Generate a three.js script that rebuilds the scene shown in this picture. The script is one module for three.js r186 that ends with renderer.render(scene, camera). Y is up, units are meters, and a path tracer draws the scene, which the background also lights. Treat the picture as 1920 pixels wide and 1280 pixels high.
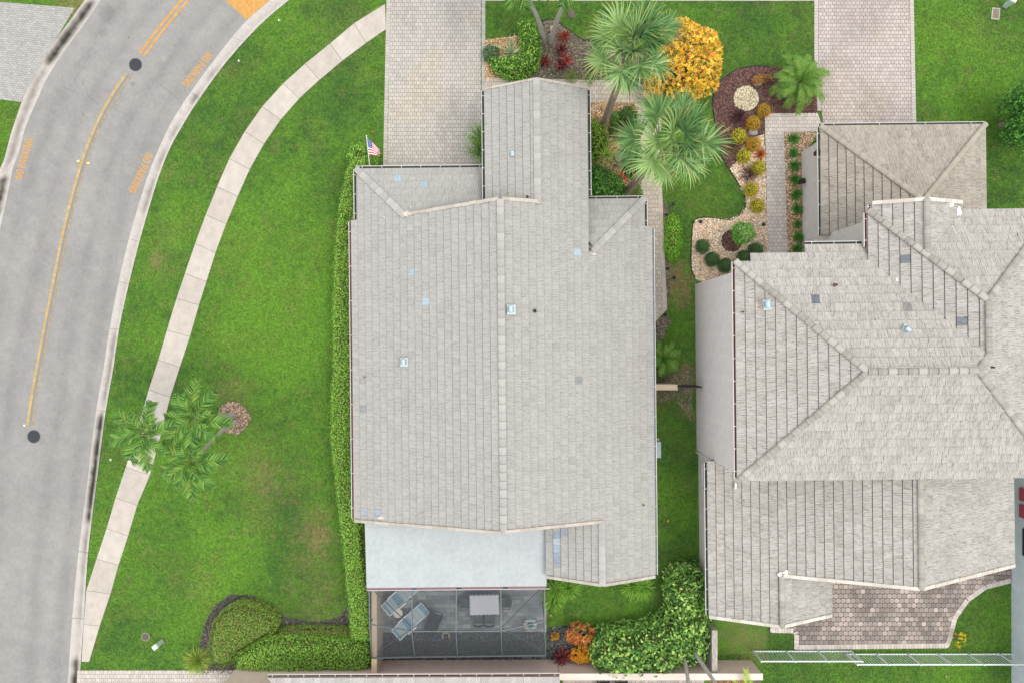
import * as THREE from 'three';
import { FontLoader } from 'three/addons/loaders/FontLoader.js';
import { mergeGeometries } from 'three/addons/utils/BufferGeometryUtils.js';

// ---------- camera, sky, sun, exposure ----------
const scene = new THREE.Scene();
const EYE = 35, FOCAL = 1280;                       // metres above the ground, focal length in photo pixels (1920 x 1280)
const camera = new THREE.PerspectiveCamera(2 * Math.atan(640 / FOCAL) * 180 / Math.PI, 1.5, 0.5, 900);
camera.position.set(0, EYE, 0);
camera.up.set(0, 0, -1);
camera.lookAt(0, 0, 0);
const renderer = new THREE.WebGLRenderer({ antialias: true });
renderer.toneMapping = THREE.LinearToneMapping;
renderer.toneMappingExposure = 2.12;
renderer.shadowMap.enabled = true;
{ // bright overcast sky
  const W = 64, Hh = 32, d = new Float32Array(W * Hh * 4);
  for (let j = 0; j < Hh; j++) for (let i = 0; i < W; i++) {
    const el = ((j + 0.5) / Hh - 0.5) * Math.PI, s = Math.max(0, Math.sin(el)), k = 0.47 + 0.53 * s, o = (j * W + i) * 4;
    d[o] = 0.97 * k; d[o + 1] = 0.995 * k; d[o + 2] = 1.03 * k; d[o + 3] = 1;
  }
  const t = new THREE.DataTexture(d, W, Hh, THREE.RGBAFormat, THREE.FloatType);
  t.mapping = THREE.EquirectangularReflectionMapping; t.magFilter = THREE.LinearFilter; t.needsUpdate = true;
  scene.background = t; scene.environment = t;
}
const sun = new THREE.DirectionalLight(0xfff3e2, 0.75);
sun.position.set(19, 44, 8); sun.target.position.set(0, 0, 0);
sun.castShadow = true; sun.shadow.radius = 48; sun.shadow.mapSize.set(4096, 4096);
Object.assign(sun.shadow.camera, { left: -40, right: 40, top: 40, bottom: -40, near: 1, far: 140 });
scene.add(sun, sun.target);

// ---------- helpers ----------
let seed = 12345;
const rnd = () => { seed = (seed + 0x6D2B79F5) | 0; let t = Math.imul(seed ^ (seed >>> 15), 1 | seed); t = (t + Math.imul(t ^ (t >>> 7), 61 | t)) ^ t; return ((t ^ (t >>> 14)) >>> 0) / 4294967296; };
const rr = (a, b) => a + (b - a) * rnd();
const pick = (a) => a[Math.floor(rnd() * a.length) % a.length];
const V = (x, y, z) => new THREE.Vector3(x, y, z);
const lerp = (a, b, t) => a + (b - a) * t;
const clamp = (x, a = 0, b = 1) => Math.min(b, Math.max(a, x));
const smooth = (a, b, x) => { const t = clamp((x - a) / (b - a)); return t * t * (3 - 2 * t); };
const HT = new Float32Array(65536); for (let i = 0; i < 65536; i++) HT[i] = rnd();
const hash = (i, j) => HT[(Math.imul(i, 374761393) + Math.imul(j, 668265263) ^ Math.imul(i ^ (j << 7), 1274126177)) >>> 8 & 65535];
function noise(x, y) {
  const i = Math.floor(x), j = Math.floor(y); let u = x - i, v = y - j; u = u * u * (3 - 2 * u); v = v * v * (3 - 2 * v);
  return lerp(lerp(hash(i, j), hash(i + 1, j), u), lerp(hash(i, j + 1), hash(i + 1, j + 1), u), v);
}
const fbm = (x, y, n = 4) => { let s = 0, a = 0.5, t = 0; for (let k = 0; k < n; k++) { s += a * noise(x, y); t += a; a *= 0.5; x = x * 2.03 + 17.1; y = y * 2.03 + 9.7; } return s / t; };
const M0 = EYE / FOCAL;                             // metres per photo pixel on the ground
const at = (px, py, h = 0) => V((px - 960) * (EYE - h) / FOCAL, h, (py - 640) * (EYE - h) / FOCAL);   // the place seen at a photo pixel, at height h
const xz = (list, h = 0) => list.map(([x, y]) => { const p = at(x, y, h); return [p.x, p.z]; });
const C = (h) => new THREE.Color(h);
const L = (c) => { const k = new THREE.Color(c); return [k.r, k.g, k.b]; };

const used = new Map();
const numbered = (n) => { const k = used.get(n) || 0; used.set(n, k + 1); return k ? n + '_' + String(k).padStart(3, '0') : n; };
function thing(name, label, category, pos = [0, 0, 0], group, turn = 0) {
  const o = new THREE.Group(); o.name = numbered(name); o.position.set(...pos); o.rotation.y = turn;
  o.userData = { label, category }; if (group) o.userData.group = group;
  scene.add(o); return o;
}
function mesh(geo, mat) { const m = new THREE.Mesh(geo, mat); m.castShadow = m.receiveShadow = true; return m; }
function part(name, geo, mat, parent) { const m = mesh(geo, mat); m.name = name; parent.add(m); return m; }
function struct(name, label, category, geo, mat, kind = 'structure') {
  const m = geo ? mesh(geo, mat) : new THREE.Group(); m.name = numbered(name); m.userData = { label, category, kind }; scene.add(m); return m;
}
function single(name, label, category, geo, mat, group) {
  const m = mesh(geo, mat); m.name = numbered(name); m.userData = { label, category }; if (group) m.userData.group = group; scene.add(m); return m;
}

// geometry collector: positions, colours, uvs, flat faces
class GB {
  constructor() { this.p = []; this.c = []; this.u = []; this.i = []; }
  v(x, y, z, c, u = 0, w = 0) { this.p.push(x, y, z); this.c.push(c[0], c[1], c[2]); this.u.push(u, w); return this.p.length / 3 - 1; }
  tri(a, b, c) { this.i.push(a, b, c); }
  quad(a, b, c, d) { this.i.push(a, b, c, a, c, d); }
  poly3(pts, c, uvs) { // planar polygon, own vertices, fan
    const s = this.p.length / 3; pts.forEach((q, k) => this.v(q[0], q[1], q[2], c, uvs ? uvs[k][0] : 0, uvs ? uvs[k][1] : 0));
    for (let k = 1; k < pts.length - 1; k++) this.tri(s, s + k, s + k + 1);
  }
  geo(flat = true) {
    let g = new THREE.BufferGeometry();
    g.setAttribute('position', new THREE.Float32BufferAttribute(this.p, 3));
    g.setAttribute('color', new THREE.Float32BufferAttribute(this.c, 3));
    g.setAttribute('uv', new THREE.Float32BufferAttribute(this.u, 2));
    g.setIndex(this.i);
    if (flat) { const k = this.p.length / 3; void k; }
    g.computeVertexNormals(); return g;
  }
}
const inside = (x, z, poly) => { let c = false; for (let i = 0, j = poly.length - 1; i < poly.length; j = i++) { const [xi, zi] = poly[i], [xj, zj] = poly[j]; if ((zi > z) !== (zj > z) && x < (xj - xi) * (z - zi) / (zj - zi) + xi) c = !c; } return c; };
const edgeDist = (x, z, poly) => { let d = 1e9; for (let i = 0, j = poly.length - 1; i < poly.length; j = i++) { const [ax, az] = poly[j], [bx, bz] = poly[i], ux = bx - ax, uz = bz - az, t = clamp(((x - ax) * ux + (z - az) * uz) / (ux * ux + uz * uz + 1e-12)); d = Math.min(d, Math.hypot(x - ax - ux * t, z - az - uz * t)); } return d; };
const area = (p) => { let s = 0; for (let i = 0, j = p.length - 1; i < p.length; j = i++) s += p[j][0] * p[i][1] - p[i][0] * p[j][1]; return s / 2; };
const bounds = (p) => p.reduce((b, [x, z]) => [Math.min(b[0], x), Math.min(b[1], z), Math.max(b[2], x), Math.max(b[3], z)], [1e9, 1e9, -1e9, -1e9]);
function clipBy(sub, clip) { // sub by convex clip (any orientation)
  const s = area(clip) > 0 ? 1 : -1; let out = sub;
  for (let i = 0; i < clip.length && out.length; i++) {
    const [ax, az] = clip[i], [bx, bz] = clip[(i + 1) % clip.length], side = (p) => s * ((bx - ax) * (p[1] - az) - (bz - az) * (p[0] - ax));
    const inp = out; out = [];
    for (let k = 0; k < inp.length; k++) {
      const p = inp[k], q = inp[(k + 1) % inp.length], sp = side(p), sq = side(q);
      if (sp >= 0) out.push(p);
      if ((sp >= 0) !== (sq >= 0)) { const t = sp / (sp - sq); out.push([p[0] + (q[0] - p[0]) * t, p[1] + (q[1] - p[1]) * t]); }
    }
  }
  return out;
}
function sheetGeo(poly, y, uvScale = 1, holes = []) {
  const ct = poly.map(([x, z]) => new THREE.Vector2(x, z)), hs = holes.map((h) => h.map(([x, z]) => new THREE.Vector2(x, z)));
  if (THREE.ShapeUtils.isClockWise(ct)) ct.reverse();
  hs.forEach((h) => { if (!THREE.ShapeUtils.isClockWise(h)) h.reverse(); });
  const tr = THREE.ShapeUtils.triangulateShape(ct, hs), all = [ct, ...hs].flat(), b = new GB();
  all.forEach((p) => b.v(p.x, y, p.y, [1, 1, 1], p.x / uvScale, p.y / uvScale));
  tr.forEach(([a, c, d]) => b.tri(a, d, c));
  return b.geo();
}
function prismGeo(poly, y0, y1, uvScale = 1) { // upright prism with flat faces
  const p = area(poly) > 0 ? poly : poly.slice().reverse(), b = new GB(), w = [1, 1, 1];
  const ct = p.map(([x, z]) => new THREE.Vector2(x, z)), tr = THREE.ShapeUtils.triangulateShape(ct, []);
  const top = p.map(([x, z]) => b.v(x, y1, z, w, x / uvScale, z / uvScale)); tr.forEach(([a, c, d]) => b.tri(top[a], top[d], top[c]));
  const bot = p.map(([x, z]) => b.v(x, y0, z, w, x / uvScale, z / uvScale)); tr.forEach(([a, c, d]) => b.tri(bot[a], bot[c], bot[d]));
  let run = 0;
  for (let i = 0; i < p.length; i++) {
    const [ax, az] = p[i], [bx, bz] = p[(i + 1) % p.length], l = Math.hypot(bx - ax, bz - az);
    const a = b.v(ax, y0, az, w, run / uvScale, y0 / uvScale), c = b.v(bx, y0, bz, w, (run + l) / uvScale, y0 / uvScale), d = b.v(bx, y1, bz, w, (run + l) / uvScale, y1 / uvScale), e = b.v(ax, y1, az, w, run / uvScale, y1 / uvScale);
    b.quad(a, e, d, c); run += l;
  }
  return b.geo();
}
function box(w, h, d, x = 0, y = 0, z = 0, ry = 0, rx = 0, rz = 0) {
  const g = new THREE.BoxGeometry(w, h, d); if (rx) g.rotateX(rx); if (rz) g.rotateZ(rz); if (ry) g.rotateY(ry); g.translate(x, y, z); return g;
}
function bar(a, b, w, h = w) { // box beam between two points
  const d = V().subVectors(b, a), g = new THREE.BoxGeometry(w, h, d.length()), m = new THREE.Matrix4().lookAt(a, b, Math.abs(d.y) > 0.95 * d.length() ? V(1, 0, 0) : V(0, 1, 0));
  g.applyMatrix4(m); g.translate((a.x + b.x) / 2, (a.y + b.y) / 2, (a.z + b.z) / 2); return g;
}
function tube(pts, r, seg = 20, rad = 8, closed = false) { return new THREE.TubeGeometry(new THREE.CatmullRomCurve3(pts.map((p) => p.isVector3 ? p : V(...p)), closed), seg, r, rad, closed); }
function cyl(r0, r1, h, x = 0, y = 0, z = 0, n = 20) { const g = new THREE.CylinderGeometry(r1, r0, h, n); g.translate(x, y + h / 2, z); return g; }
const clean = (g) => { const k = g.index ? g.toNonIndexed() : g; for (const n of Object.keys(k.attributes)) if (!['position', 'normal', 'uv'].includes(n)) k.deleteAttribute(n); return k; };
const merge = (...gs) => mergeGeometries(gs.flat().map(clean));

// ---------- procedural textures ----------
function tex(w, h, fn, srgb = true) {
  const d = new Uint8Array(w * h * 4);
  for (let j = 0; j < h; j++) for (let i = 0; i < w; i++) { const c = fn(i, j), o = (j * w + i) * 4; d[o] = clamp(c[0], 0, 255); d[o + 1] = clamp(c[1], 0, 255); d[o + 2] = clamp(c[2], 0, 255); d[o + 3] = 255; }
  const t = new THREE.DataTexture(d, w, h, THREE.RGBAFormat, THREE.UnsignedByteType);
  t.magFilter = THREE.LinearFilter; t.minFilter = THREE.LinearMipmapLinearFilter; t.generateMipmaps = true; t.wrapS = t.wrapT = THREE.RepeatWrapping;
  if (srgb) t.colorSpace = THREE.SRGBColorSpace; t.needsUpdate = true; return t;
}
// tileable value noise
const tn = (x, y, P) => { const i = Math.floor(x), j = Math.floor(y); let u = x - i, v = y - j; u = u * u * (3 - 2 * u); v = v * v * (3 - 2 * v); const m = (k) => ((k % P) + P) % P; return lerp(lerp(hash(m(i), m(j) + 91), hash(m(i + 1), m(j) + 91), u), lerp(hash(m(i), m(j + 1) + 91), hash(m(i + 1), m(j + 1) + 91), u), v); };
const grain = (amp, coarse, tint = [255, 255, 255], N = 512) => tex(N, N, (i, j) => {
  const k = 0.93 - amp * 0.6 * (rnd() * 0.5 + tn(i / N * 64, j / N * 64, 64) * 0.5 - 0.4) - coarse * 0.6 * (tn(i / N * 8, j / N * 8, 8) - 0.4) - coarse * 0.4 * (tn(i / N * 20 + 3, j / N * 20, 20) - 0.4);
  return [tint[0] * k, tint[1] * k, tint[2] * k];
});
const bumpGrain = tex(512, 512, (i, j) => { const k = 255 * (0.5 * rnd() + 0.5 * tn(i / 8, j / 8, 64)); return [k, k, k]; }, false);
const concreteMap = grain(0.14, 0.09, [255, 253, 250], 1024);
const stuccoMap = grain(0.10, 0.06);
const std = (o) => new THREE.MeshStandardMaterial({ roughness: 0.9, metalness: 0, ...o });
const mats = {
  stucco: std({ color: C('#e0dad7'), map: stuccoMap, bumpMap: bumpGrain, bumpScale: 0.006 }),
  stuccoPink: std({ color: C('#e2c8bb'), map: stuccoMap, bumpMap: bumpGrain, bumpScale: 0.006 }),
  stuccoBlue: std({ color: C('#cdd6dc'), map: stuccoMap, bumpMap: bumpGrain, bumpScale: 0.006 }),
  stuccoBeige: std({ color: C('#d3c0a6'), map: stuccoMap, bumpMap: bumpGrain, bumpScale: 0.006 }),
  concrete: std({ color: C('#b8b0a8'), map: concreteMap, bumpMap: bumpGrain, bumpScale: 0.003 }),
  white: std({ color: C('#c8c8c4'), roughness: 0.55 }),
  gutterRed: std({ color: C('#6d3c38'), roughness: 0.8 }),
  gutterDark: std({ color: C('#3b3a38'), roughness: 0.8 }),
  galv: std({ color: C('#9fb0b8'), roughness: 0.45, metalness: 0.4 }),
  black: std({ color: C('#1d1e20'), roughness: 0.6 }),
  alum: std({ color: C('#5c6366'), roughness: 0.5, metalness: 0.3 }),
  deck: std({ color: C('#3a3836'), roughness: 1 }),
  trunk: std({ color: C('#a89684'), map: grain(0.35, 0.25), bumpMap: bumpGrain, bumpScale: 0.02 }),
  trunkPale: std({ color: C('#c2bcb2'), map: grain(0.3, 0.25), bumpMap: bumpGrain, bumpScale: 0.015 }),
  glass: new THREE.MeshPhysicalMaterial({ color: C('#5a6a70'), roughness: 0.08, metalness: 0, clearcoat: 1 }),
  leaf: new THREE.MeshPhysicalMaterial({ vertexColors: true, roughness: 0.62, side: THREE.DoubleSide, transmission: 0.3, thickness: 0, ior: 1.3 }),
  twig: std({ color: C('#454c22'), roughness: 1 }),
};
// ---------- lines surveyed from the photograph (photo pixels on the ground) ----------
const KERB_E_ROAD = [[620, -110], [560, -50], [505, 0], [462, 38], [410, 100], [357, 172], [322, 226], [296, 280], [279, 322], [261, 377], [240, 450], [221, 530], [204, 618], [193, 690], [179, 770], [163, 900], [146, 1035], [134, 1160], [126, 1280], [116, 1450]];
const KERB_E_BACK = [[655, -95], [592, -40], [540, 2], [492, 43], [430, 110], [375, 184], [341, 238], [318, 280], [298, 331], [281, 385], [261, 455], [241, 535], [223, 619], [212, 692], [198, 772], [181, 903], [165, 1037], [157, 1160], [149, 1280], [141, 1450]];
const KERB_W_ROAD = [[262, -110], [222, -50], [187, 0], [160, 40], [115, 102], [85, 150], [71, 181], [47, 237], [33, 287], [23, 315], [16, 348], [2, 414], [-16, 500], [-40, 640], [-66, 820], [-90, 1030], [-108, 1230], [-125, 1450]];
const KERB_W_BACK = [[234, -110], [194, -50], [159, 0], [133, 36], [88, 98], [57, 150], [42, 188], [20, 252], [7, 300], [-4, 326], [-11, 356], [-25, 420], [-43, 506], [-67, 645], [-93, 824], [-117, 1033], [-135, 1232], [-152, 1450]];
const WALK_JOINTS = [[[722, 8], [724, 55]], [[707, 10], [716, 60]], [[664, 44], [686, 81]], [[619, 82], [642, 114]], [[572, 120], [599, 150]], [[531, 157], [561, 185]], [[492, 200], [526, 225]], [[459, 247], [495, 270]], [[430, 298], [468, 318]], [[407, 351], [446, 368]], [[386, 403], [424, 420]], [[366, 457], [404, 474]], [[347, 513], [387, 528]], [[331, 560], [373, 572]], [[313, 619], [356, 631]], [[297, 674], [337, 688]], [[279, 730], [319, 744]], [[258, 802], [301, 816]], [[236, 875], [281, 890]], [[217, 932], [257, 947]], [[200, 990], [240, 1004]], [[181, 1047], [222, 1059]], [[162, 1106], [207, 1113]], [[157, 1170], [187, 1172]], [[153, 1240], [167, 1240]]];
const P = {
  driveMain: [[726, -60], [910, -60], [910, 345], [717, 345]],
  walkHouse: [[910, 146], [1190, 152], [1228, 172], [1240, 215], [1241, 345], [1246, 470], [1251, 580], [1226, 606], [1198, 606], [1200, 400], [1204, 300], [1198, 230], [1190, 194], [910, 190]],
  driveEast: [[1527, -60], [1712, -60], [1719, 285], [1545, 285], [1545, 247], [1533, 212], [1527, 110]],
  walkEast: [[1434, 213], [1533, 212], [1545, 247], [1470, 249], [1477, 478], [1440, 478]],
  driveWest: [[-60, -2], [0, 4], [140, 15], [95, 90], [50, 170], [40, 192], [0, 187], [-60, 182]],
  driveSouth: [[145, 1256], [445, 1256], [445, 1320], [143, 1320]],
  patio: [[1444, 1100], [1900, 1060], [1900, 1086], [1849, 1104], [1817, 1127], [1794, 1159], [1784, 1201], [1778, 1214], [1489, 1217], [1489, 1186], [1444, 1185]],
  bedFrontTan: [[909, 75], [985, 66], [1004, 100], [1000, 130], [983, 147], [909, 147]],
  bedFront: [[985, 66], [1012, 42], [1030, 36], [1048, 43], [1075, 63], [1098, 76], [1135, 70], [1165, 80], [1225, 110], [1245, 190], [1228, 172], [1190, 153], [983, 147], [1000, 130], [1004, 100]],
  bedCourt: [[1090, 193], [1190, 194], [1198, 230], [1204, 300], [1201, 385], [1090, 385]],
  bedMulch: [[1336, 192], [1340, 170], [1359, 145], [1385, 130], [1415, 124], [1443, 125], [1528, 130], [1533, 212], [1434, 213], [1433, 251], [1411, 258], [1392, 273], [1381, 301], [1367, 317], [1353, 292], [1345, 250]],
  bedGravel: [[1433, 251], [1411, 258], [1392, 273], [1381, 301], [1367, 317], [1382, 340], [1397, 368], [1398, 385], [1389, 402], [1367, 412], [1341, 409], [1316, 408], [1302, 414], [1298, 434], [1297, 505], [1305, 524], [1320, 530], [1440, 530], [1440, 470]],
  bedStrip: [[1470, 249], [1536, 247], [1507, 290], [1507, 478], [1477, 478]],
  soilWalk: [[1242, 372], [1250, 380], [1254, 392], [1252, 420], [1255, 450], [1253, 480], [1258, 496], [1256, 506], [1262, 514], [1254, 522], [1257, 540], [1252, 580], [1246, 470]],
  soilSide: [[1226, 606], [1250, 588], [1258, 604], [1240, 640], [1226, 640]],
  soilHedge: [[360, 1238], [374, 1208], [383, 1170], [400, 1138], [430, 1114], [472, 1115], [510, 1136], [536, 1156], [590, 1165], [632, 1158], [647, 1140], [655, 1118], [700, 1120], [700, 1262], [370, 1262]],
  soilPalm: [], soilDark: [[1026, 1176], [1060, 1172], [1112, 1182], [1130, 1200], [1125, 1236], [1026, 1238]],
  patioScreen: [[706, 1070], [1026, 1070], [1024, 1184], [706, 1186]],
  bedScreen: [[706, 1186], [1024, 1184], [1026, 1238], [706, 1238]],
  soilHouseWest: [[690, 300], [667, 300], [656, 340], [645, 400], [640, 500], [640, 900], [655, 1100], [700, 1100], [700, 300]],
  soilRear: [[1340, 1165], [1440, 1165], [1440, 1225], [1340, 1228]],
};
for (let k = 0; k < 14; k++) { const a = k / 14 * 6.283; P.soilPalm.push([437 + 31 * Math.cos(a) * rr(0.9, 1.06), 783 + 30 * Math.sin(a) * rr(0.9, 1.06)]); }
const W = Object.fromEntries(Object.entries(P).map(([k, v]) => [k, xz(v)]));
const kErd = xz(KERB_E_ROAD), kEbk = xz(KERB_E_BACK), kWrd = xz(KERB_W_ROAD), kWbk = xz(KERB_W_BACK);
const corridor = [...kEbk, ...kWbk.slice().reverse()];
const walkPoly = xz([...WALK_JOINTS.map((j) => j[0]), ...WALK_JOINTS.map((j) => j[1]).reverse()]);

// ---------- lawn colour: species, clipping and drought patches ----------
const DRY = [[585, 990, 42, 0.55], [600, 1010, 30, 0.4], [480, 870, 60, 0.3], [590, 1060, 50, 0.3], [495, 905, 40, 0.25], [1270, 530, 30, 0.8], [1278, 560, 26, 0.6], [1262, 512, 20, 0.7], [380, 1100, 40, 0.22], [545, 905, 45, 0.2], [430, 730, 40, 0.3], [200, 990, 26, 0.25], [320, 440, 30, 0.25], [300, 500, 34, 0.25], [295, 490, 14, 0.5], [1400, 1200, 45, 0.5], [1850, 60, 60, 0.12], [640, 60, 60, 0.15], [1285, 770, 16, 0.8], [1288, 722, 22, 0.9], [1262, 712, 22, 0.8], [1245, 745, 20, 0.7], [1288, 690, 14, 0.9], [1110, 60, 24, 0.3], [140, 10, 30, 0.7], [600, 1150, 50, 0.3], [480, 960, 50, 0.15]].map(([x, y, r, a]) => [(x - 960) * M0, (y - 640) * M0, r * M0, a]);
const LUSH = [[520, 560, 120, 0.55], [480, 640, 90, 0.5], [560, 610, 80, 0.4], [330, 1050, 70, 0.45], [420, 1010, 80, 0.35], [340, 900, 60, 0.3], [1800, 130, 110, 0.4], [1700, 1262, 200, 0.3], [520, 420, 90, 0.35], [1270, 620, 40, 0.3], [1330, 440, 40, 0.35], [1180, 1170, 60, 0.3], [430, 1130, 60, 0.4], [1270, 900, 30, 0.3]].map(([x, y, r, a]) => [(x - 960) * M0, (y - 640) * M0, r * M0, a]);
function lawnColor(x, z) { // linear albedo
  const n1 = fbm(x * 0.35 + 40, z * 0.35 + 11, 4), n2 = fbm(x * 1.6 + 5, z * 1.6 + 31, 3), n3 = fbm(x * 5 + 50, z * 5 + 3, 2);
  let bright = smooth(0.25, 0.75, 0.55 * n1 + 0.3 * n2 + 0.25 * n3 - 0.03);
  for (const [a, b, r, k] of LUSH) { const d = Math.hypot(x - a, z - b) / r; if (d < 1.6) bright += k * (1 - smooth(0.2, 1.6, d + (n2 - 0.5) * 0.9)); }
  bright = clamp(bright, 0, 1.15);
  let r = lerp(0.041, 0.090, bright), g = lerp(0.110, 0.205, bright), b = lerp(0.014, 0.015, bright);
  const olive = smooth(0.5, 0.75, fbm(x * 0.8 + 70, z * 0.8 + 80, 3)) * 0.28;
  r = lerp(r, 0.115, olive); g = lerp(g, 0.165, olive); b = lerp(b, 0.024, olive);
  let dry = smooth(0.62, 0.8, fbm(x * 2.3 + 9, z * 2.3 + 77, 3)) * 0.2;
  for (const [a, c, q, k] of DRY) { const d = Math.hypot(x - a, z - c) / q; if (d < 1.5) dry += (k < 0.6 ? 0.8 : 1) * k * (1 - smooth(0.1, 1.4, d + (n3 - 0.5) * 1.6)); }
  dry = clamp(dry);
  return [lerp(r, 0.20, dry), lerp(g, 0.165, dry), lerp(b, 0.065, dry)];
}
const GX = 700, GZ = 500, GRID = new Float32Array(GX * GZ * 3);
for (let j = 0; j < GZ; j++) for (let i = 0; i < GX; i++) { const c = lawnColor(-28 + 56 * i / (GX - 1), -20 + 40 * j / (GZ - 1)); GRID.set(c, (j * GX + i) * 3); }
function lawnAt(x, z) { const u = clamp((x + 28) / 56) * (GX - 1.001), v = clamp((z + 20) / 40) * (GZ - 1.001), i = Math.floor(u), j = Math.floor(v), a = u - i, b = v - j, o = (j * GX + i) * 3, q = o + GX * 3, r = []; for (let k = 0; k < 3; k++) r.push(lerp(lerp(GRID[o + k], GRID[o + 3 + k], a), lerp(GRID[q + k], GRID[q + 3 + k], a), b)); return r; }
const toS = (v) => 255 * (v <= 0.0031308 ? 12.92 * v : 1.055 * Math.pow(v, 1 / 2.4) - 0.055);
const LAWN = 56;
const lawnMap = tex(2048, 2048, (i, j) => {
  const x = (i + 0.5) / 2048 * LAWN - LAWN / 2, z = (j + 0.5) / 2048 * LAWN - LAWN / 2;
  if (Math.abs(z) > 19.5 || Math.abs(x) > 27.5) { const k = 0.9 + 0.2 * rnd(); return [toS(0.055 * k), toS(0.145 * k), toS(0.016 * k)]; }
  const c = lawnAt(x, z), k = 0.6 + 0.7 * rnd(); return [toS(c[0] * k), toS(c[1] * k), toS(c[2] * k)];
});
const lawnMat = std({ map: lawnMap, bumpMap: bumpGrain, bumpScale: 0.0, roughness: 1 });
lawnMat.bumpMap = null;
{ // one sheet to the horizon, with the road corridor left open
  const R = 420, g = sheetGeo([[-R, -R], [R, -R], [R, R], [-R, R]], 0, LAWN, [corridor]);
  const u = g.attributes.uv; for (let i = 0; i < u.count; i++) u.setXY(i, u.getX(i) + 0.5, u.getY(i) + 0.5);
  struct('ground', 'flat ground under the lawns around both houses', 'ground', g, lawnMat);
}

// ---------- road ----------
const dens = (line, step) => { const o = []; for (let i = 0; i < line.length - 1; i++) { const n = Math.max(1, Math.round(Math.hypot(line[i + 1][0] - line[i][0], line[i + 1][1] - line[i][1]) / step)); for (let k = 0; k < n; k++) o.push([lerp(line[i][0], line[i + 1][0], k / n), lerp(line[i][1], line[i + 1][1], k / n)]); } o.push(line[line.length - 1]); return o; };
const curve = (line, n) => new THREE.CatmullRomCurve3(line.map(([x, z]) => V(x, 0, z)), false, 'centripetal').getPoints(n).map((p) => [p.x, p.z]);
const CENTRE_W = xz([[420, -120], [380, -60], [339, 0], [300, 48], [260, 101], [236, 137], [210, 176], [185, 221], [160, 280], [147, 320], [118, 430], [100, 520], [84, 600], [70, 675], [58, 742], [50, 797]]);
const CENTRE_E = xz([[433, -115], [394, -55], [352, 0], [310, 50], [268, 106], [245, 142], [217, 184], [191, 228], [168, 284], [155, 320], [127, 430], [109, 520], [93, 600], [79, 675], [67, 742], [60, 797]]);
const cracks = [[[115, 163], [140, 170], [148, 176]], [[150, 150], [160, 165], [165, 182], [178, 190], [185, 195]], [[167, 102], [155, 125], [138, 148]], [[300, 160], [318, 172], [332, 185]]];
const RX = [-30, -8], RZ = [-21, 21];
{
  const TW = 1024, TH = 2000, mid = dens(curve(xz([[470, -115], [345, 0], [190, 225], [122, 430], [55, 797], [28, 1040], [10, 1280], [0, 1450]]), 60), 0.8), crack = new Float32Array(TW * TH);
  for (const c of cracks) { const pts = dens(xz(c), 0.01); pts.forEach(([x, z], k) => { const w = 0.05 * (fbm(k * 0.03, x * 3, 3) - 0.5) * 2, i = Math.round((x + w - RX[0]) / (RX[1] - RX[0]) * TW), j = Math.round((z + w - RZ[0]) / (RZ[1] - RZ[0]) * TH); if (i >= 0 && i < TW && j >= 0 && j < TH) crack[j * TW + i] = 0.26; }); }
  const spots = []; for (let k = 0; k < 60; k++) spots.push([rr(-26, -12), rr(-18, 18), rr(0.02, 0.06), rr(0.05, 0.2)]);
  spots.push([(248 - 960) * M0, (157 - 640) * M0, 0.14, 0.1], [(193 - 960) * M0, (60 - 640) * M0, 0.25, 0.06], [(200 - 960) * M0, (25 - 640) * M0, 0.5, 0.1]);
  const map = tex(TW, TH, (i, j) => {
    const x = RX[0] + (i + 0.5) / TW * (RX[1] - RX[0]), z = RZ[0] + (j + 0.5) / TH * (RZ[1] - RZ[0]);
    let best = 1e9, bx = 0; for (let k = 0; k < mid.length; k += 1) { const d = (x - mid[k][0]) ** 2 + (z - mid[k][1]) ** 2; if (d < best) { best = d; bx = k; } }
    const q = mid[Math.min(bx + 1, mid.length - 1)], p = mid[Math.max(bx - 1, 0)], tl = Math.hypot(q[0] - p[0], q[1] - p[1]) || 1;
    const lat = ((x - mid[bx][0]) * (q[1] - p[1]) - (z - mid[bx][1]) * (q[0] - p[0])) / -tl, lon = bx * 0.8;
    let k = 0.93 + 0.08 * (fbm(x * 0.5, z * 0.5, 3) - 0.5) + 0.07 * (fbm(x * 2.4 + 7, z * 2.4, 2) - 0.5) + 0.09 * (rnd() - 0.5) + 0.05 * (noise(x * 9, z * 9 + 4) - 0.5);
    for (const c of [-2.6, -1.25, 1.1, 2.5]) k -= 0.055 * Math.exp(-(((lat - c + 0.25 * (fbm(lon * 0.3 + c, 2, 2) - 0.5)) / 0.34) ** 2)) * (0.35 + 1.1 * fbm(lon * 0.55 + c * 9, lat * 3, 3));
    k -= crack[j * TW + i] * 0.6;
    for (const [a, b, r, s] of spots) { const d = Math.hypot(x - a, z - b); if (d < r * 1.3) k -= s * (1 - smooth(r * 0.5, r * 1.3, d + r * 0.6 * (fbm(x * 20, z * 20, 2) - 0.5))); }
    return [141 * k, 139 * k, 136 * k];
  });
  map.wrapS = map.wrapT = THREE.ClampToEdgeWrapping;
  const mat = std({ map, bumpMap: bumpGrain, bumpScale: 0.003 });
  const poly = [...curve(kErd, 90), ...curve(kWrd, 90).reverse()], g = sheetGeo(poly, -0.02, 1), u = g.attributes.uv;
  for (let i = 0; i < u.count; i++) u.setXY(i, (u.getX(i) - RX[0]) / (RX[1] - RX[0]), (u.getY(i) - RZ[0]) / (RZ[1] - RZ[0]));
  struct('road', 'worn grey asphalt street curving past the corner lawn', 'road', g, mat);
}
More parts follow.
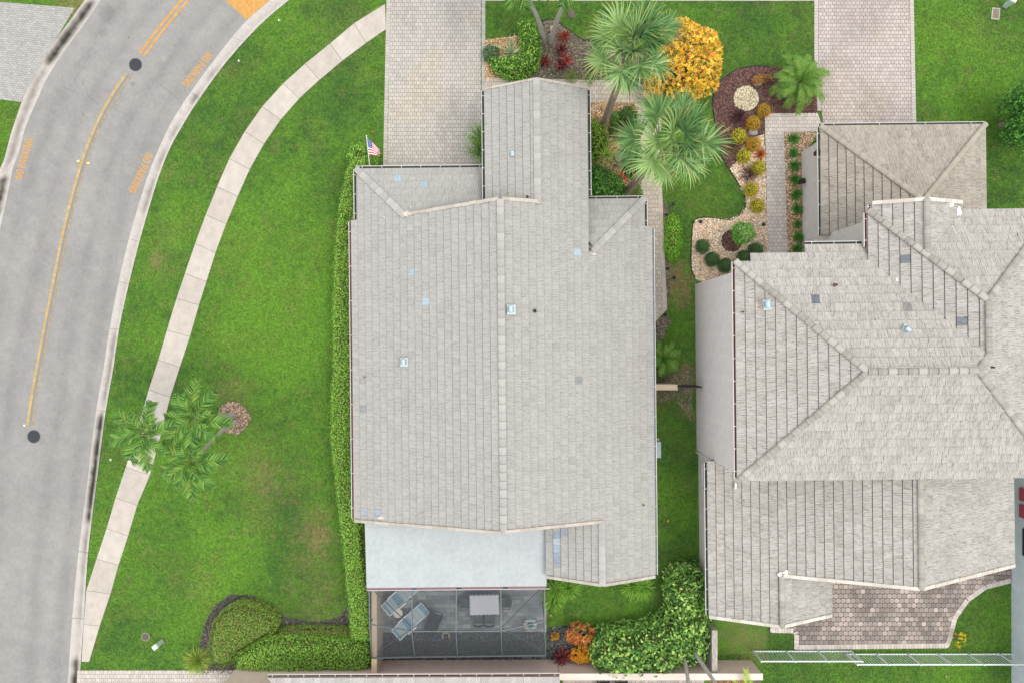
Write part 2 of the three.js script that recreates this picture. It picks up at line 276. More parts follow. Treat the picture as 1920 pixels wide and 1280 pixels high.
// kerbs: a shallow gutter section swept between the road edge and the back edge, cast in lengths with joints
const STAIN_E = [[-0.1, 0.05, 0.2], [168, 190, 0.75], [120, 150, 0.25], [225, 262, 0.35], [280, 320, 0.32], [330, 400, 0.35], [620, 760, 0.4], [775, 985, 1.0], [985, 1090, 0.35], [1090, 1180, 0.2], [1235, 1300, 0.9]];
const STAIN_W = [[0, 128, 1.0], [128, 310, 0.35], [325, 420, 0.9], [420, 700, 0.5]];
function kerb(name, label, roadLine, backLine, joints, stains) {
  const top = struct(name, label, 'kerb'); const N = 360, a = curve(roadLine, N), b = curve(backLine, N);
  const prof = [[0, -0.02], [0.12, -0.026], [0.3, -0.04], [0.46, -0.055], [0.55, -0.058], [0.64, -0.048], [0.76, 0.0], [0.86, 0.022], [1, 0.03]];
  const pyOf = (k) => a[k][1] / M0 + 640; const cut = [0]; for (const y of joints) { let best = 1; for (let k = 1; k < N; k++) if (Math.abs(pyOf(k) - y) < Math.abs(pyOf(best) - y)) best = k; cut.push(best); } cut.push(N);
  const base = L('#b7b1ab'), dirt = L('#2c2b22'), warm = L('#8b6f5f');
  for (let s = 0; s < cut.length - 1; s++) {
    const gb = new GB(), rows = [], kk = [];
    for (let k = cut[s]; k <= cut[s + 1]; k++) kk.push(k);
    kk.forEach((k, n) => {
      let p = a[k], q = b[k]; const end = n === 0 ? 1 : n === kk.length - 1 ? -1 : 0;
      if (end) { const o = a[k + end] ?? p, o2 = b[k + end] ?? q; p = [lerp(p[0], o[0], 0.05), lerp(p[1], o[1], 0.05)]; q = [lerp(q[0], o2[0], 0.05), lerp(q[1], o2[1], 0.05)]; }
      const py = p[1] / M0 + 640; let st = 0; for (const [y0, y1, v] of stains) st = Math.max(st, v * smooth(y0 - 8, y0 + 10, py) * (1 - smooth(y1 - 18, y1 + 4, py)));
      rows.push(prof.map(([t, y]) => {
        const x = lerp(p[0], q[0], t), z = lerp(p[1], q[1], t), n1 = fbm(x * 3, z * 3, 3), n2 = fbm(x * 9, z * 9, 2), mid = Math.exp(-(((t - 0.55) / (0.13 + 0.1 * n1 + 0.13 * st)) ** 2));
        const d = clamp(mid * st * (0.55 + 0.9 * n1) + 0.08 * n2 * mid), w = clamp(mid * 0.25 * n1 + (t > 0.6 && t < 0.8 ? 0.4 * st * n2 : 0)), k1 = 0.86 + 0.28 * n2;
        const c = base.map((v, m) => lerp(lerp(v * k1, warm[m], w), dirt[m], d));
        return gb.v(x, y, z, c, x, z);
      }));
    });
    for (let r = 0; r < rows.length - 1; r++) for (let c = 0; c < prof.length - 1; c++) gb.quad(rows[r][c], rows[r][c + 1], rows[r + 1][c + 1], rows[r + 1][c]);
    const e = part('kerb_section', gb.geo(), kerbMat, top); if (s) e.name += '_' + String(s).padStart(3, '0');
  }
}
const kerbMat = std({ vertexColors: true, map: stuccoMap, bumpMap: bumpGrain, bumpScale: 0.003, side: THREE.DoubleSide });
kerb('kerb', 'pale concrete gutter kerb between street and corner lawn', kErd, kEbk, [71, 172, 322, 450, 530, 618, 770, 900, 1035, 1160], STAIN_E);
kerb('kerb', 'pale concrete gutter kerb on the far side of the street', kWrd, kWbk, [22, 178, 312, 420, 640], STAIN_W);
{ // soil bed under kerbs and road closes the corridor
  const g = sheetGeo(corridor, -0.09, 1); struct('road_base', 'compacted road base under street and kerbs', 'road base', g, std({ color: C('#4c4a46') }));
}
// painted markings
const paint = std({ color: C('#c4924c'), map: grain(0.3, 0.14), roughness: 0.8 }), paintOld = std({ color: C('#b99c68'), map: grain(0.35, 0.16), roughness: 0.85 }), paintFaint = std({ color: C('#a08d70'), map: grain(0.3, 0.2), roughness: 0.9 });
function ribbon(line, w, y, n = 120) {
  const c = curve(line, n), b = new GB(); let prev;
  c.forEach((p, i) => { const q = c[Math.min(i + 1, n)], o = c[Math.max(i - 1, 0)], l = Math.hypot(q[0] - o[0], q[1] - o[1]), nx = -(q[1] - o[1]) / l, nz = (q[0] - o[0]) / l, k = w / 2 * (0.85 + 0.3 * fbm(i * 0.7, w * 50, 2)); const a = b.v(p[0] + nx * k, y, p[1] + nz * k, [1, 1, 1], p[0], p[1]), d = b.v(p[0] - nx * k, y, p[1] - nz * k, [1, 1, 1], p[0], p[1]); if (prev) b.quad(prev[0], a, d, prev[1]); prev = [a, d]; });
  const g = b.geo(); if (g.attributes.normal.getY(0) < 0) { g.index.array.reverse(); g.computeVertexNormals(); } return g;
}
{
  const m = struct('road_marking', 'faded double yellow centre line on the street', 'road marking');
  part('line', ribbon(CENTRE_W.slice(0, 5), 0.13, -0.014), paint, m); part('line', ribbon(CENTRE_W.slice(5), 0.13, -0.014), paintOld, m);
  part('line', ribbon(CENTRE_E.slice(0, 5), 0.12, -0.014), paint, m); part('line', ribbon(CENTRE_E.slice(5), 0.08, -0.014), paintFaint, m);
  const seam = std({ color: C('#7f837f'), map: stuccoMap }); const midl = CENTRE_W.map((p, i) => [(p[0] + CENTRE_E[i][0]) / 2, (p[1] + CENTRE_E[i][1]) / 2]);
  part('sealed_seam', ribbon(midl.slice(5), 0.11, -0.016), seam, m);
  struct('painted_crossing', 'orange painted patch across the street at the kerb', 'road marking', sheetGeo(xz([[422, 0], [462, 37], [498, 6], [545, -40], [500, -80], [380, -40]]), -0.014, 1), paint);
  const font = await new FontLoader().loadAsync('fonts/droid/droid_sans_bold.typeface.json');
  const words = (p0, p1, label) => { // reads from p0 to p1, tops of letters to the kerb
    const a = at(...p0), b = at(...p1), d = V().subVectors(b, a), len = d.length(); d.normalize(); const up = V(d.z, 0, -d.x);
    const root = struct('painted_words', label, 'road marking'); let run = 0; const gl = [];
    for (const ch of 'NO PARKING') { if (ch === ' ') { run += 0.34; continue; } const g = new THREE.ShapeGeometry(font.generateShapes(ch, 1), 6); g.computeBoundingBox(); const w = g.boundingBox.max.x - g.boundingBox.min.x; g.translate(run - g.boundingBox.min.x, 0, 0); gl.push([ch, g]); run += w + 0.12; }
    const sx = len / (run - 0.12), sy = 0.40;
    gl.forEach(([ch, g], n) => { const p = g.attributes.position; for (let i = 0; i < p.count; i++) { const u = p.getX(i) * sx, v = p.getY(i) * sy; p.setXYZ(i, a.x + d.x * u + up.x * v, -0.0135, a.z + d.z * u + up.z * v); } g.computeVertexNormals(); if (g.attributes.normal.getY(0) < 0) { g.index.array.reverse(); g.computeVertexNormals(); } part('letter' + (n ? '_' + String(n).padStart(3, '0') : ''), g, paint, root); });
  };
  words([387, 96], [340, 156], 'orange words NO PARKING by the kerb nearest the painted crossing');
  words([273, 286], [240, 358], 'orange words NO PARKING beside the corner lawn kerb further from the crossing');
  words([40, 337], [61, 262], 'orange words NO PARKING on the far side of the street');
  for (const [x, y, w] of [[146, 302, 'west'], [165, 306, 'east']]) { const p = at(x, y); single('road_stud', `small yellow reflector stud ${w} of the double centre line`, 'road stud', box(0.14, 0.03, 0.09, p.x, -0.003, p.z, 0.2), std({ color: C('#f0c070'), roughness: 0.4 }), 'reflector studs'); }
  const wp = at(45, 797); single('road_stud', 'white reflector stud at the end of the centre line', 'road stud', box(0.1, 0.03, 0.1, wp.x, -0.003, wp.z), mats.white);
}
function manhole(px, py, label) {
  const p = at(px, py), t = thing('manhole_cover', label, 'manhole', [p.x, -0.018, p.z]); const iron = std({ color: C('#35363b'), roughness: 0.55, metalness: 0.4, map: stuccoMap });
  part('collar', new THREE.RingGeometry(0.31, 0.35, 40).rotateX(-Math.PI / 2).translate(0, 0.002, 0), std({ color: C('#77797a'), map: stuccoMap }), t);
  part('lid', cyl(0.32, 0.315, 0.012, 0, 0, 0, 40), iron, t);
  const st = []; for (let r = 0.07; r < 0.3; r += 0.055) for (let k = 0; k < Math.round(r * 50); k++) { const a = k / Math.round(r * 50) * 6.283; if (r > 0.2 || rnd() > 0.2) st.push(box(0.03, 0.012, 0.012, r * Math.cos(a), 0.016, r * Math.sin(a), -a)); }
  part('tread', merge(st), std({ color: C('#58575c'), roughness: 0.5, metalness: 0.4 }), t).userData.kind = 'stuff';
}
manhole(253, 121, 'round iron manhole cover in the gap of the centre line'); manhole(62, 818, 'dark round manhole cover past the end of the centre line');

// ---------- sidewalk ----------
function slabs(root, joints, y, mat, name = 'slab') {
  for (let k = 0; k < joints.length - 1; k++) {
    const [a, b] = xz(joints[k]), [c, d] = xz(joints[k + 1]), g = 0.008, in1 = (p, q) => { const l = Math.hypot(q[0] - p[0], q[1] - p[1]); return [p[0] + (q[0] - p[0]) * g / l, p[1] + (q[1] - p[1]) * g / l]; };
    part(name + (k ? '_' + String(k).padStart(3, '0') : ''), prismGeo([in1(a, c), in1(b, d), in1(d, b), in1(c, a)], 0.001, y + rr(-0.003, 0.003), 2.4 + (k % 3) * 0.3), mat[k % mat.length], root);
  }
}
const slabMats = ['#bab2aa', '#bdb6ae', '#b6aea6'].map((c) => std({ color: C(c), map: concreteMap, bumpMap: bumpGrain, bumpScale: 0.003 }));
slabs(struct('sidewalk', 'curving pale concrete pavement across the corner lawn', 'sidewalk'), WALK_JOINTS.filter((_, k) => k !== 1), 0.04, slabMats);
{ const s = struct('sidewalk', 'strip of concrete pavement beyond the front lawns', 'sidewalk'); const j = []; for (let x = 910; x <= 1527; x += 51.4) j.push([[x, -42], [x, 2]]); slabs(s, j, 0.04, slabMats); }

// ---------- pavers ----------
const tint = (tones, k) => { const f = rr(1 - k, 1 + k); return L(pick(tones)).map((t) => t * f); };
function pavers(root, poly, o) { // real blocks with chamfered corners, joints and a sand bed below
  const { cw = 0.2, cl = 0.2, y = 0.035, ang = 0, tones, own = 0, cut = 0.28, gap = 0.010, tone, bed = '#938e87', stagger = 0.5 } = o;
  part('joint_sand', sheetGeo(poly, y - 0.021, 1), std({ color: C(bed), map: stuccoMap }), root);
  const ca = Math.cos(ang), sa = Math.sin(ang), loc = poly.map(([x, z]) => [x * ca + z * sa, -x * sa + z * ca]), B = bounds(loc), full = [], rest = new GB();
  let row = 0;
  for (let v = B[1]; v < B[3]; v += cl, row++) for (let u = B[0] - cw + (row % 2) * cw * stagger; u < B[2]; u += cw) {
    const x0 = u + gap / 2, x1 = u + cw - gap / 2, y0 = v + gap / 2, y1 = v + cl - gap / 2, q = cut * Math.min(cw, cl) * 0.5;
    const oct = cut > 0 ? [[x0 + q, y0], [x1 - q, y0], [x1, y0 + q], [x1, y1 - q], [x1 - q, y1], [x0 + q, y1], [x0, y1 - q], [x0, y0 + q]] : [[x0, y0], [x1, y0], [x1, y1], [x0, y1]];
    const c = clipBy(loc, oct), A = Math.abs(area(c)), fullA = Math.abs(area(oct)); if (c.length < 3 || A < fullA * 0.08) continue;
    const cx = (x0 + x1) / 2, cy = (y0 + y1) / 2, wx = cx * ca - cy * sa, wz = cx * sa + cy * ca;
    const col = tone ? tone(wx, wz) : tint(tones, 0.05); const h = y + rr(-0.0025, 0.0025);
    const cap = (gb, pts, col, yy, ox = 0, oz = 0) => { const w3 = pts.map(([a, b]) => [a * ca - b * sa - ox, a * sa + b * ca - oz]); const s = area(w3) > 0 ? w3.slice().reverse() : w3; gb.poly3(s.map(([a, b]) => [a, yy, b]), col, s.map(([a, b]) => [a + ox, b + oz])); for (let k = 0; k < s.length; k++) { const p = s[k], r = s[(k + 1) % s.length]; gb.poly3([[p[0], yy, p[1]], [p[0], yy - 0.025, p[1]], [r[0], yy - 0.025, r[1]], [r[0], yy, r[1]]], col, [[0, 0], [0, 0], [0, 0], [0, 0]]); } };
    if (own && A > fullA * 0.99) full.push({ wx, wz, oct, col, h, cap, pts: oct }); else cap(rest, c, col, h);
  }
  if (own) {
    full.sort((a, b) => a.wz - b.wz || a.wx - b.wx); const inView = full.filter((f) => (o.view ? o.view(f.wx, f.wz) : true)), keep = new Set(inView.slice(-own));
    let n = 0; for (const f of full) { if (!keep.has(f)) { f.cap(rest, f.pts, f.col, f.h); continue; } const gb = new GB(); f.cap(gb, f.pts, f.col, 0, f.wx, f.wz); const m = part('paver' + (n ? '_' + String(n).padStart(3, '0') : ''), gb.geo(), paverMat, root); m.position.set(f.wx, f.h, f.wz); n++; }
  }
  if (rest.i.length) { const m = part('paver_field', rest.geo(), paverMat, root); m.userData.kind = 'stuff'; }
}
const paverMat = std({ vertexColors: true, map: stuccoMap, bumpMap: bumpGrain, bumpScale: 0.003 });
const strip = (line, w, side) => { const o = line.map(([x, z], i) => { const p = line[Math.max(i - 1, 0)], q = line[Math.min(i + 1, line.length - 1)], l = Math.hypot(q[0] - p[0], q[1] - p[1]); return [x - side * w * (q[1] - p[1]) / l, z + side * w * (q[0] - p[0]) / l]; }); return [...line, ...o.reverse()]; };
function soldier(root, line, w, side, step, y, tones, name = 'border_paver') { // a course of bricks across the edge line
  const gb = new GB(), pts = dens(line, 0.05); let acc = [pts[0]], len = 0;
  const put = (a, b) => { const l = Math.hypot(b[0] - a[0], b[1] - a[1]); if (l < 0.03) return; const tx = (b[0] - a[0]) / l, tz = (b[1] - a[1]) / l, nx = -tz * side, nz = tx * side, g = 0.005, q = [[a[0] + tx * g, a[1] + tz * g], [b[0] - tx * g, b[1] - tz * g], [b[0] - tx * g + nx * w, b[1] - tz * g + nz * w], [a[0] + tx * g + nx * w, a[1] + tz * g + nz * w]]; const col = tint(tones, 0.06), s = area(q) > 0 ? q.reverse() : q, yy = y + rr(-0.002, 0.002); gb.poly3(s.map(([x, z]) => [x, yy, z]), col, s); for (let k = 0; k < 4; k++) { const p = s[k], r = s[(k + 1) % 4]; gb.poly3([[p[0], yy, p[1]], [p[0], yy - 0.03, p[1]], [r[0], yy - 0.03, r[1]], [r[0], yy, r[1]]], col); } };
  for (let i = 1; i < pts.length; i++) { len += Math.hypot(pts[i][0] - pts[i - 1][0], pts[i][1] - pts[i - 1][1]); if (len >= step) { put(acc[0], pts[i]); acc = [pts[i]]; len = 0; } }
  const m = part(name, gb.geo(), paverMat, root); m.userData.kind = 'stuff';
}
const driveTones = ['#b5afa7', '#b9b3ab', '#b1aba3', '#b7b1a9', '#aea8a0'];
const stained = (tones, amp) => (x, z) => { const k = 1 - amp * smooth(0.45, 0.75, fbm(x * 0.7 + 3, z * 0.35, 3)) + 0.05 * (rnd() - 0.5), w = 0.06 * smooth(0.5, 0.7, fbm(x * 0.5, z * 0.5 + 40, 2)); const c = L(pick(tones)); return [c[0] * k * (1 + w * 0.4), c[1] * k, c[2] * k * (1 - w)]; };
{
  const d = struct('driveway', 'pale grey block paved driveway beside the central house', 'driveway');
  const inn = xz([[733, -60], [902, -60], [902, 345], [725, 345]]); pavers(d, inn, { cw: 0.205, cl: 0.2, tone: stained(driveTones, 0.10) });
  soldier(d, xz([[726, -60], [717.5, 345]]), 0.19, -1, 0.1, 0.036, driveTones); soldier(d, xz([[910, 345], [910, -60]]), 0.19, -1, 0.1, 0.036, driveTones);
  const w = struct('walkway', 'block paved path wrapping round the front of the central house', 'path');
  pavers(w, W.walkHouse, { cw: 0.215, cl: 0.215, tones: ['#c2b6a8', '#bdb1a3', '#c6bbae', '#b8ac9e', '#b6ac9f'], cut: 0.3 });
  soldier(w, xz([[1241, 345], [1246, 470], [1251, 580], [1226, 606]]), 0.2, 1, 0.11, 0.043, ['#c2b6a8', '#bdb1a3']);
  const e = struct('driveway', 'pinkish block paved driveway leading to the eastern garage', 'driveway');
  pavers(e, xz([[1535, -60], [1704, -60], [1711, 285], [1545, 285], [1545, 247], [1541, 212], [1535, 110]]), { cw: 0.2, cl: 0.19, tone: stained(['#b9aea8', '#b5aaa4', '#bdb3ad', '#b0a5a0'], 0.16), cut: 0.42 });
  soldier(e, xz([[1527, -60], [1527, 110], [1533, 212]]), 0.2, -1, 0.1, 0.036, ['#b8b1ab']); soldier(e, xz([[1719, 285], [1712, -60]]), 0.2, -1, 0.1, 0.036, ['#b8b1ab']);
  const f = struct('walkway', 'narrow block paved path between gravel beds by the garage', 'path');
  pavers(f, W.walkEast, { cw: 0.2, cl: 0.19, tones: ['#c8bfb6', '#c3bab1', '#ccc3ba', '#bfb6ae'], cut: 0.3 });
  const g = struct('driveway', 'block paved driveway corner on the far side of the street', 'driveway');
  pavers(g, W.driveWest, { cw: 0.2, cl: 0.11, tones: ['#a4a29e', '#a9a7a3', '#9f9d99'], cut: 0, ang: 0.1 });
  const s = struct('driveway', 'strip of block paving at the foot of the corner lawn', 'driveway');
  pavers(s, W.driveSouth, { cw: 0.2, cl: 0.2, tones: ['#bcb3aa', '#b7aea5', '#c1b8af'], cut: 0.25 });
  const p = struct('patio', 'weathered pink and grey block paved patio behind the eastern house', 'patio');
  const pt = (x, z) => { const n = fbm(x * 0.55 + 12, z * 0.55 + 2, 3), m = fbm(x * 2.5, z * 2.5, 2), k = smooth(0.42, 0.62, n + 0.25 * (m - 0.5)); const a = L(pick(['#837a73', '#8b8179', '#7a726c', '#938981'])), b = L(pick(['#ac9d95', '#b9aba3', '#a0948c', '#b4a49c', '#94897f'])); const m2 = rnd() < 0.09 ? 1 - k : k; return a.map((v, i) => lerp(v, b[i], m2)); };
  pavers(p, W.patio, { cw: 0.25, cl: 0.238, y: 0.04, cut: 0.45, tone: pt, own: 300, bed: '#645e58', gap: 0.012, view: (x, z) => z > 12.7 });
  const bl = dens(xz([[1444, 1172], [1444, 1185], [1489, 1186], [1489, 1217], [1778, 1214], [1785, 1198], [1794, 1159], [1817, 1127], [1849, 1104], [1896, 1092]]), 0.3);
  soldier(p, bl, 0.24, -1, 0.13, 0.055, ['#c9beb6', '#c0b5ad', '#cfc5be']);
}
// ---------- roofs ----------
// dark streaks and scuffs of lichen and dye that run down flat concrete tiles
const tileMap = (strength, N = 512) => { const a = new Float32Array(N * N).fill(1); for (let k = 0; k < 260; k++) { const x = Math.floor(rnd() * N), y = Math.floor(rnd() * N), l = Math.floor(rr(40, 150)), w = Math.floor(rr(2, 13)), d = strength * rr(0.1, 1) * rnd(); for (let j = 0; j < l; j++) for (let i = 0; i < w; i++) { const o = ((y + j) % N) * N + (x + i + Math.floor(j / 37)) % N; a[o] *= 1 - d * (1 - (j / l) ** 2) * Math.sin(Math.PI * (i + 0.5) / w); } } return tex(N, N, (i, j) => { const k = 255 * a[j * N + i] * (1.02 - 0.07 * rnd() - 0.07 * tn(i / N * 24, j / N * 24, 24) - 0.07 * tn(i / N * 90, j / N * 6, 90)); return [k, k, k]; }); };
const roofMatC = std({ vertexColors: true, map: tileMap(0.28), bumpMap: bumpGrain, bumpScale: 0.003, roughness: 0.92 });
const roofMatE = std({ vertexColors: true, map: tileMap(0.62), bumpMap: bumpGrain, bumpScale: 0.003, roughness: 0.92 });
class House {
  constructor(name, label, cx, cz, turn) { this.o = thing(name, label, 'house', [cx, 0, cz], undefined, turn); this.cx = cx; this.cz = cz; this.turn = turn; this.full = []; this.rest = new GB(); this.roof = new THREE.Group(); this.roof.name = 'roof'; this.o.add(this.roof); this.n = { }; }
  pt(x, y, z) { return V(x - this.cx, y, z - this.cz); }
  xz(poly) { return poly.map(([x, z]) => [x - this.cx, z - this.cz]); }
  px(p) { const c = Math.cos(this.turn), s = Math.sin(this.turn), x = p.x * c + p.z * s + this.cx, z = -p.x * s + p.z * c + this.cz, k = FOCAL / (EYE - p.y); return [960 + x * k, 640 + z * k]; }
  fromPx(px, py, h) { const w = at(px, py, h), x = w.x - this.cx, z = w.z - this.cz, c = Math.cos(this.turn), s = Math.sin(this.turn); return V(x * c - z * s, h, x * s + z * c); }
  sub(name, geo, mat, parent = this.o) { const k = this.n[name] || 0; this.n[name] = k + 1; return part(name + (k ? '_' + String(k).padStart(3, '0') : ''), geo, mat, parent); }
}
const TW = 0.34;
function roofFace(H, poly, pl, o) { // pl: [x0, z0, h0, gx, gz]; tiles laid in courses up the slope
  const [x0, z0, h0, gx, gz] = pl, hh = (x, z) => h0 + gx * (x - x0) + gz * (z - z0), g = Math.hypot(gx, gz);
  const U = V(-gz / g, 0, gx / g), Vv = V(gx / g, g, gz / g).normalize(), N = V().crossVectors(Vv, U); if (N.y < 0) N.negate();
  const O = H.pt(x0, h0, z0), P3 = poly.map(([x, z]) => H.pt(x, hh(x, z), z)), uv = P3.map((p) => { const d = p.clone().sub(O); return [d.dot(U), d.dot(Vv)]; });
  const to = (u, v, n) => [O.x + U.x * u + Vv.x * v + N.x * n, O.y + U.y * u + Vv.y * v + N.y * n, O.z + U.z * u + Vv.z * v + N.z * n];
  // boarding under the tiles
  const db = new GB(), ct = uv.map(([u, v]) => new THREE.Vector2(u, v)), tr = THREE.ShapeUtils.triangulateShape(ct, []);
  const t0 = uv.map(([u, v]) => db.v(...to(u, v, 0.004), [1, 1, 1])), t1 = uv.map(([u, v]) => db.v(...to(u, v, -0.12), [1, 1, 1])); tr.forEach(([a, b, c]) => { db.tri(t0[a], t0[b], t0[c]); db.tri(t1[a], t1[c], t1[b]); });
  uv.forEach((_, i) => { const j = (i + 1) % uv.length; db.quad(t0[i], t1[i], t1[j], t0[j]); });
  H.sub('roof_deck', db.geo(), o.deck || mats.deck, H.roof);
  const B = bounds(uv), te = o.te || 0.355, tw = TW, gapV = o.gap || 0.012, basis = new THREE.Matrix4().makeBasis(U, Vv, N), flip = V().crossVectors(U, Vv).dot(N) < 0; let row = 0;
  for (let v = B[1]; v < B[3]; v += te, row++) {
    const off = (row % 2) * tw * 0.5 + rr(-0.02, 0.02), rowTone = rr(0.992, 1.008);
    for (let u = B[0] - tw + off; u < B[2]; u += tw) {
      const rect = [[u + 0.002, v], [u + tw - 0.002, v], [u + tw - 0.002, v + te - gapV], [u + 0.002, v + te - gapV]], c = clipBy(uv, rect), A = Math.abs(area(c)); if (c.length < 3 || A < 0.003) continue;
      const tone = rowTone * (rnd() < 0.03 ? rr(0.92, 0.96) : rr(0.98, 1.02)) * (1 + 0.06 * (fbm(u * 0.4, v * 0.4 + row, 2) - 0.5)), base = L(pick(o.tones)), col = base.map((b) => b * tone), jit = rr(-0.002, 0.003), isFull = A > 0.99 * (tw - 0.005) * (te - gapV);
      const T = { te, H, to, u, v, c, col, jit, O, U, Vv, N, flip, basis, mat: o.mat, du: rnd() * 7, dv: rnd() * 7, centre: V(...to(u + tw / 2, v + te / 2, 0.02)) };
      if (isFull) H.full.push(T); else bakeTile(H.rest, T);
    }
  }
  return { h: hh, to };
}
const topN = (T, v) => lerp(0.05, 0.014, (v - T.v) / T.te) + T.jit;
function bakeTile(gb, T, local) {
  const f = local ? (u, v, n) => [u - T.u, v - T.v, n] : T.to, c = T.flip ? T.c.slice().reverse() : T.c, s = area(c) > 0 ? c : c.slice().reverse(), ring = T.flip ? s.slice().reverse() : s;
  const tp = ring.map(([u, v]) => f(u, v, topN(T, v))), uvs = ring.map(([u, v]) => [(u - T.u + T.du) * 0.9, (T.v - v + T.dv) * 0.9]);
  gb.poly3(tp, T.col, uvs);
  for (let k = 0; k < ring.length; k++) { const p = ring[k], q = ring[(k + 1) % ring.length]; gb.poly3([f(p[0], p[1], topN(T, p[1])), f(p[0], p[1], 0), f(q[0], q[1], 0), f(q[0], q[1], topN(T, q[1]))], T.col, [[0, 0], [0, 0], [0, 0], [0, 0]]); }
}
function finishRoof(H, specials) { // the 300 tiles that show largest stand alone, the others are laid as one field
  const own = new Map();
  for (const [px, py, col] of specials) { let best, bd = 1e9; for (const T of H.full) { const q = H.px(T.centre), d = Math.hypot(q[0] - px, q[1] - py) - T.centre.y * 0.01; if (d < bd) { bd = d; best = T; } } if (best) { best.col = L(col); own.set(best, 1); } }
  const byHeight = H.full.filter((T) => !own.has(T)).sort((a, b) => b.centre.y - a.centre.y); byHeight.slice(0, 300 - own.size).forEach((T) => own.set(T, 1));
  for (const T of H.full) {
    if (!own.has(T)) { bakeTile(H.rest, T); continue; }
    const gb = new GB(); bakeTile(gb, T, true); const m = H.sub('tile', gb.geo(), T.mat, H.roof), o = T.to(T.u, T.v, 0);
    const B = T.flip ? null : T.basis; if (B) { m.quaternion.setFromRotationMatrix(B); m.position.set(...o); } else { m.geometry.applyMatrix4(T.basis); m.position.set(...o); }
  }
  const r = H.sub('tile_field', H.rest.geo(), H.full[0].mat, H.roof); r.userData.kind = 'stuff';
}
function capShape(w, rise, thick, len, round) { // ridge tile: bent section, slightly wider and lifted at its lap end
  const n = round ? 6 : 2, gb = new GB(), sec = (k, z, lift) => { const o = []; for (let i = 0; i <= n; i++) { const a = i / n * 2 - 1; const y = round ? rise * Math.sqrt(Math.max(0, 1 - a * a * 0.92)) : rise * (1 - Math.abs(a)); o.push([a * w * k, y + lift, z]); } return o; };
  const A = sec(1.06, 0, 0.045), Bq = sec(0.94, len, 0.004), lo = (s) => s.map(([x, y, z]) => [x * 0.94, y - thick, z]), a2 = lo(A), b2 = lo(Bq), c = [1, 1, 1];
  for (let i = 0; i < n; i++) { gb.poly3([A[i], Bq[i], Bq[i + 1], A[i + 1]], c, [[0, 0], [0, len], [0.15, len], [0.15, 0]]); gb.poly3([A[i], A[i + 1], a2[i + 1], a2[i]], c); gb.poly3([Bq[i + 1], Bq[i], b2[i], b2[i + 1]], c); }
  gb.poly3([A[0], a2[0], b2[0], Bq[0]], c); gb.poly3([A[n], Bq[n], b2[n], a2[n]], c);
  return gb.geo();
}
function ridge(H, a, b, geos, ms, step = 0.37, lift = 0.03) {
  const A = H.pt(...a), Bv = H.pt(...b), d = V().subVectors(Bv, A), l = d.length(), n = Math.max(1, Math.round(l / step)), k = l / n; d.normalize();
  const up = V(0, 1, 0), X = V().crossVectors(up, d).normalize(), Y = V().crossVectors(d, X), q = new THREE.Quaternion().setFromRotationMatrix(new THREE.Matrix4().makeBasis(X, Y, d));
  for (let i = 0; i < n; i++) { const m = H.sub('ridge_tile', pick(geos), pick(ms), H.roof); m.position.copy(A).addScaledVector(d, i * k).addScaledVector(Y, lift + rr(-0.004, 0.004)); m.quaternion.copy(q); m.scale.z = k / step; }
}
function rake(H, a, b, mat, w = 0.15, hgt = 0.16, out = 0.05) { // verge tiles stepping up a gable edge
  const A = H.pt(...a), Bv = H.pt(...b), d = V().subVectors(Bv, A), l = d.length(), n = Math.max(1, Math.round(l / 0.36)), k = l / n; d.normalize(); const g = box(w, hgt, k * 0.985, 0, 0, k / 2); g.rotateX(-0.03);
  const X = V().crossVectors(V(0, 1, 0), d).normalize(), Y = V().crossVectors(d, X), q = new THREE.Quaternion().setFromRotationMatrix(new THREE.Matrix4().makeBasis(X, Y, d));
  for (let i = 0; i < n; i++) { const m = H.sub('verge_tile', g, pick(mat), H.roof); m.quaternion.copy(q); m.position.copy(A).addScaledVector(d, i * k).addScaledVector(Y, -0.01 + rr(-0.006, 0.006)).addScaledVector(X, out * rr(0.8, 1.2)); }
}
function gutter(H, a, b, outx, outz, inner, spacing = 0.9) { // open trough with a white lip and strap brackets
  const A = H.pt(...a), Bv = H.pt(...b), o = V(outx, 0, outz), w = 0.10, t = 0.012, pieces = [];
  const sh = (k, y, ww, hh) => { const p = A.clone().addScaledVector(o, k), q = Bv.clone().addScaledVector(o, k); p.y += y; q.y += y; return bar(p, q, ww, hh); };
  const m = H.sub('gutter', merge(sh(w, -0.06, 0.012, 0.11), sh(w + 0.002, 0.0, 0.02, 0.012)), mats.white); part('trough', merge(sh(w / 2, -0.11, w, t), sh(0.004, -0.07, t, 0.1)), inner, m);
  const d = V().subVectors(Bv, A), n = Math.floor(d.length() / spacing); for (let i = 0; i <= n; i++) { const c = A.clone().addScaledVector(d, (i + 0.3) / (n + 0.6)); const e = c.clone().addScaledVector(o, w); c.y -= 0.004; e.y -= 0.004; part('bracket' + (i ? '_' + String(i).padStart(3, '0') : ''), bar(c, e, 0.02, 0.008), mats.white, m); }
  void pieces;
}
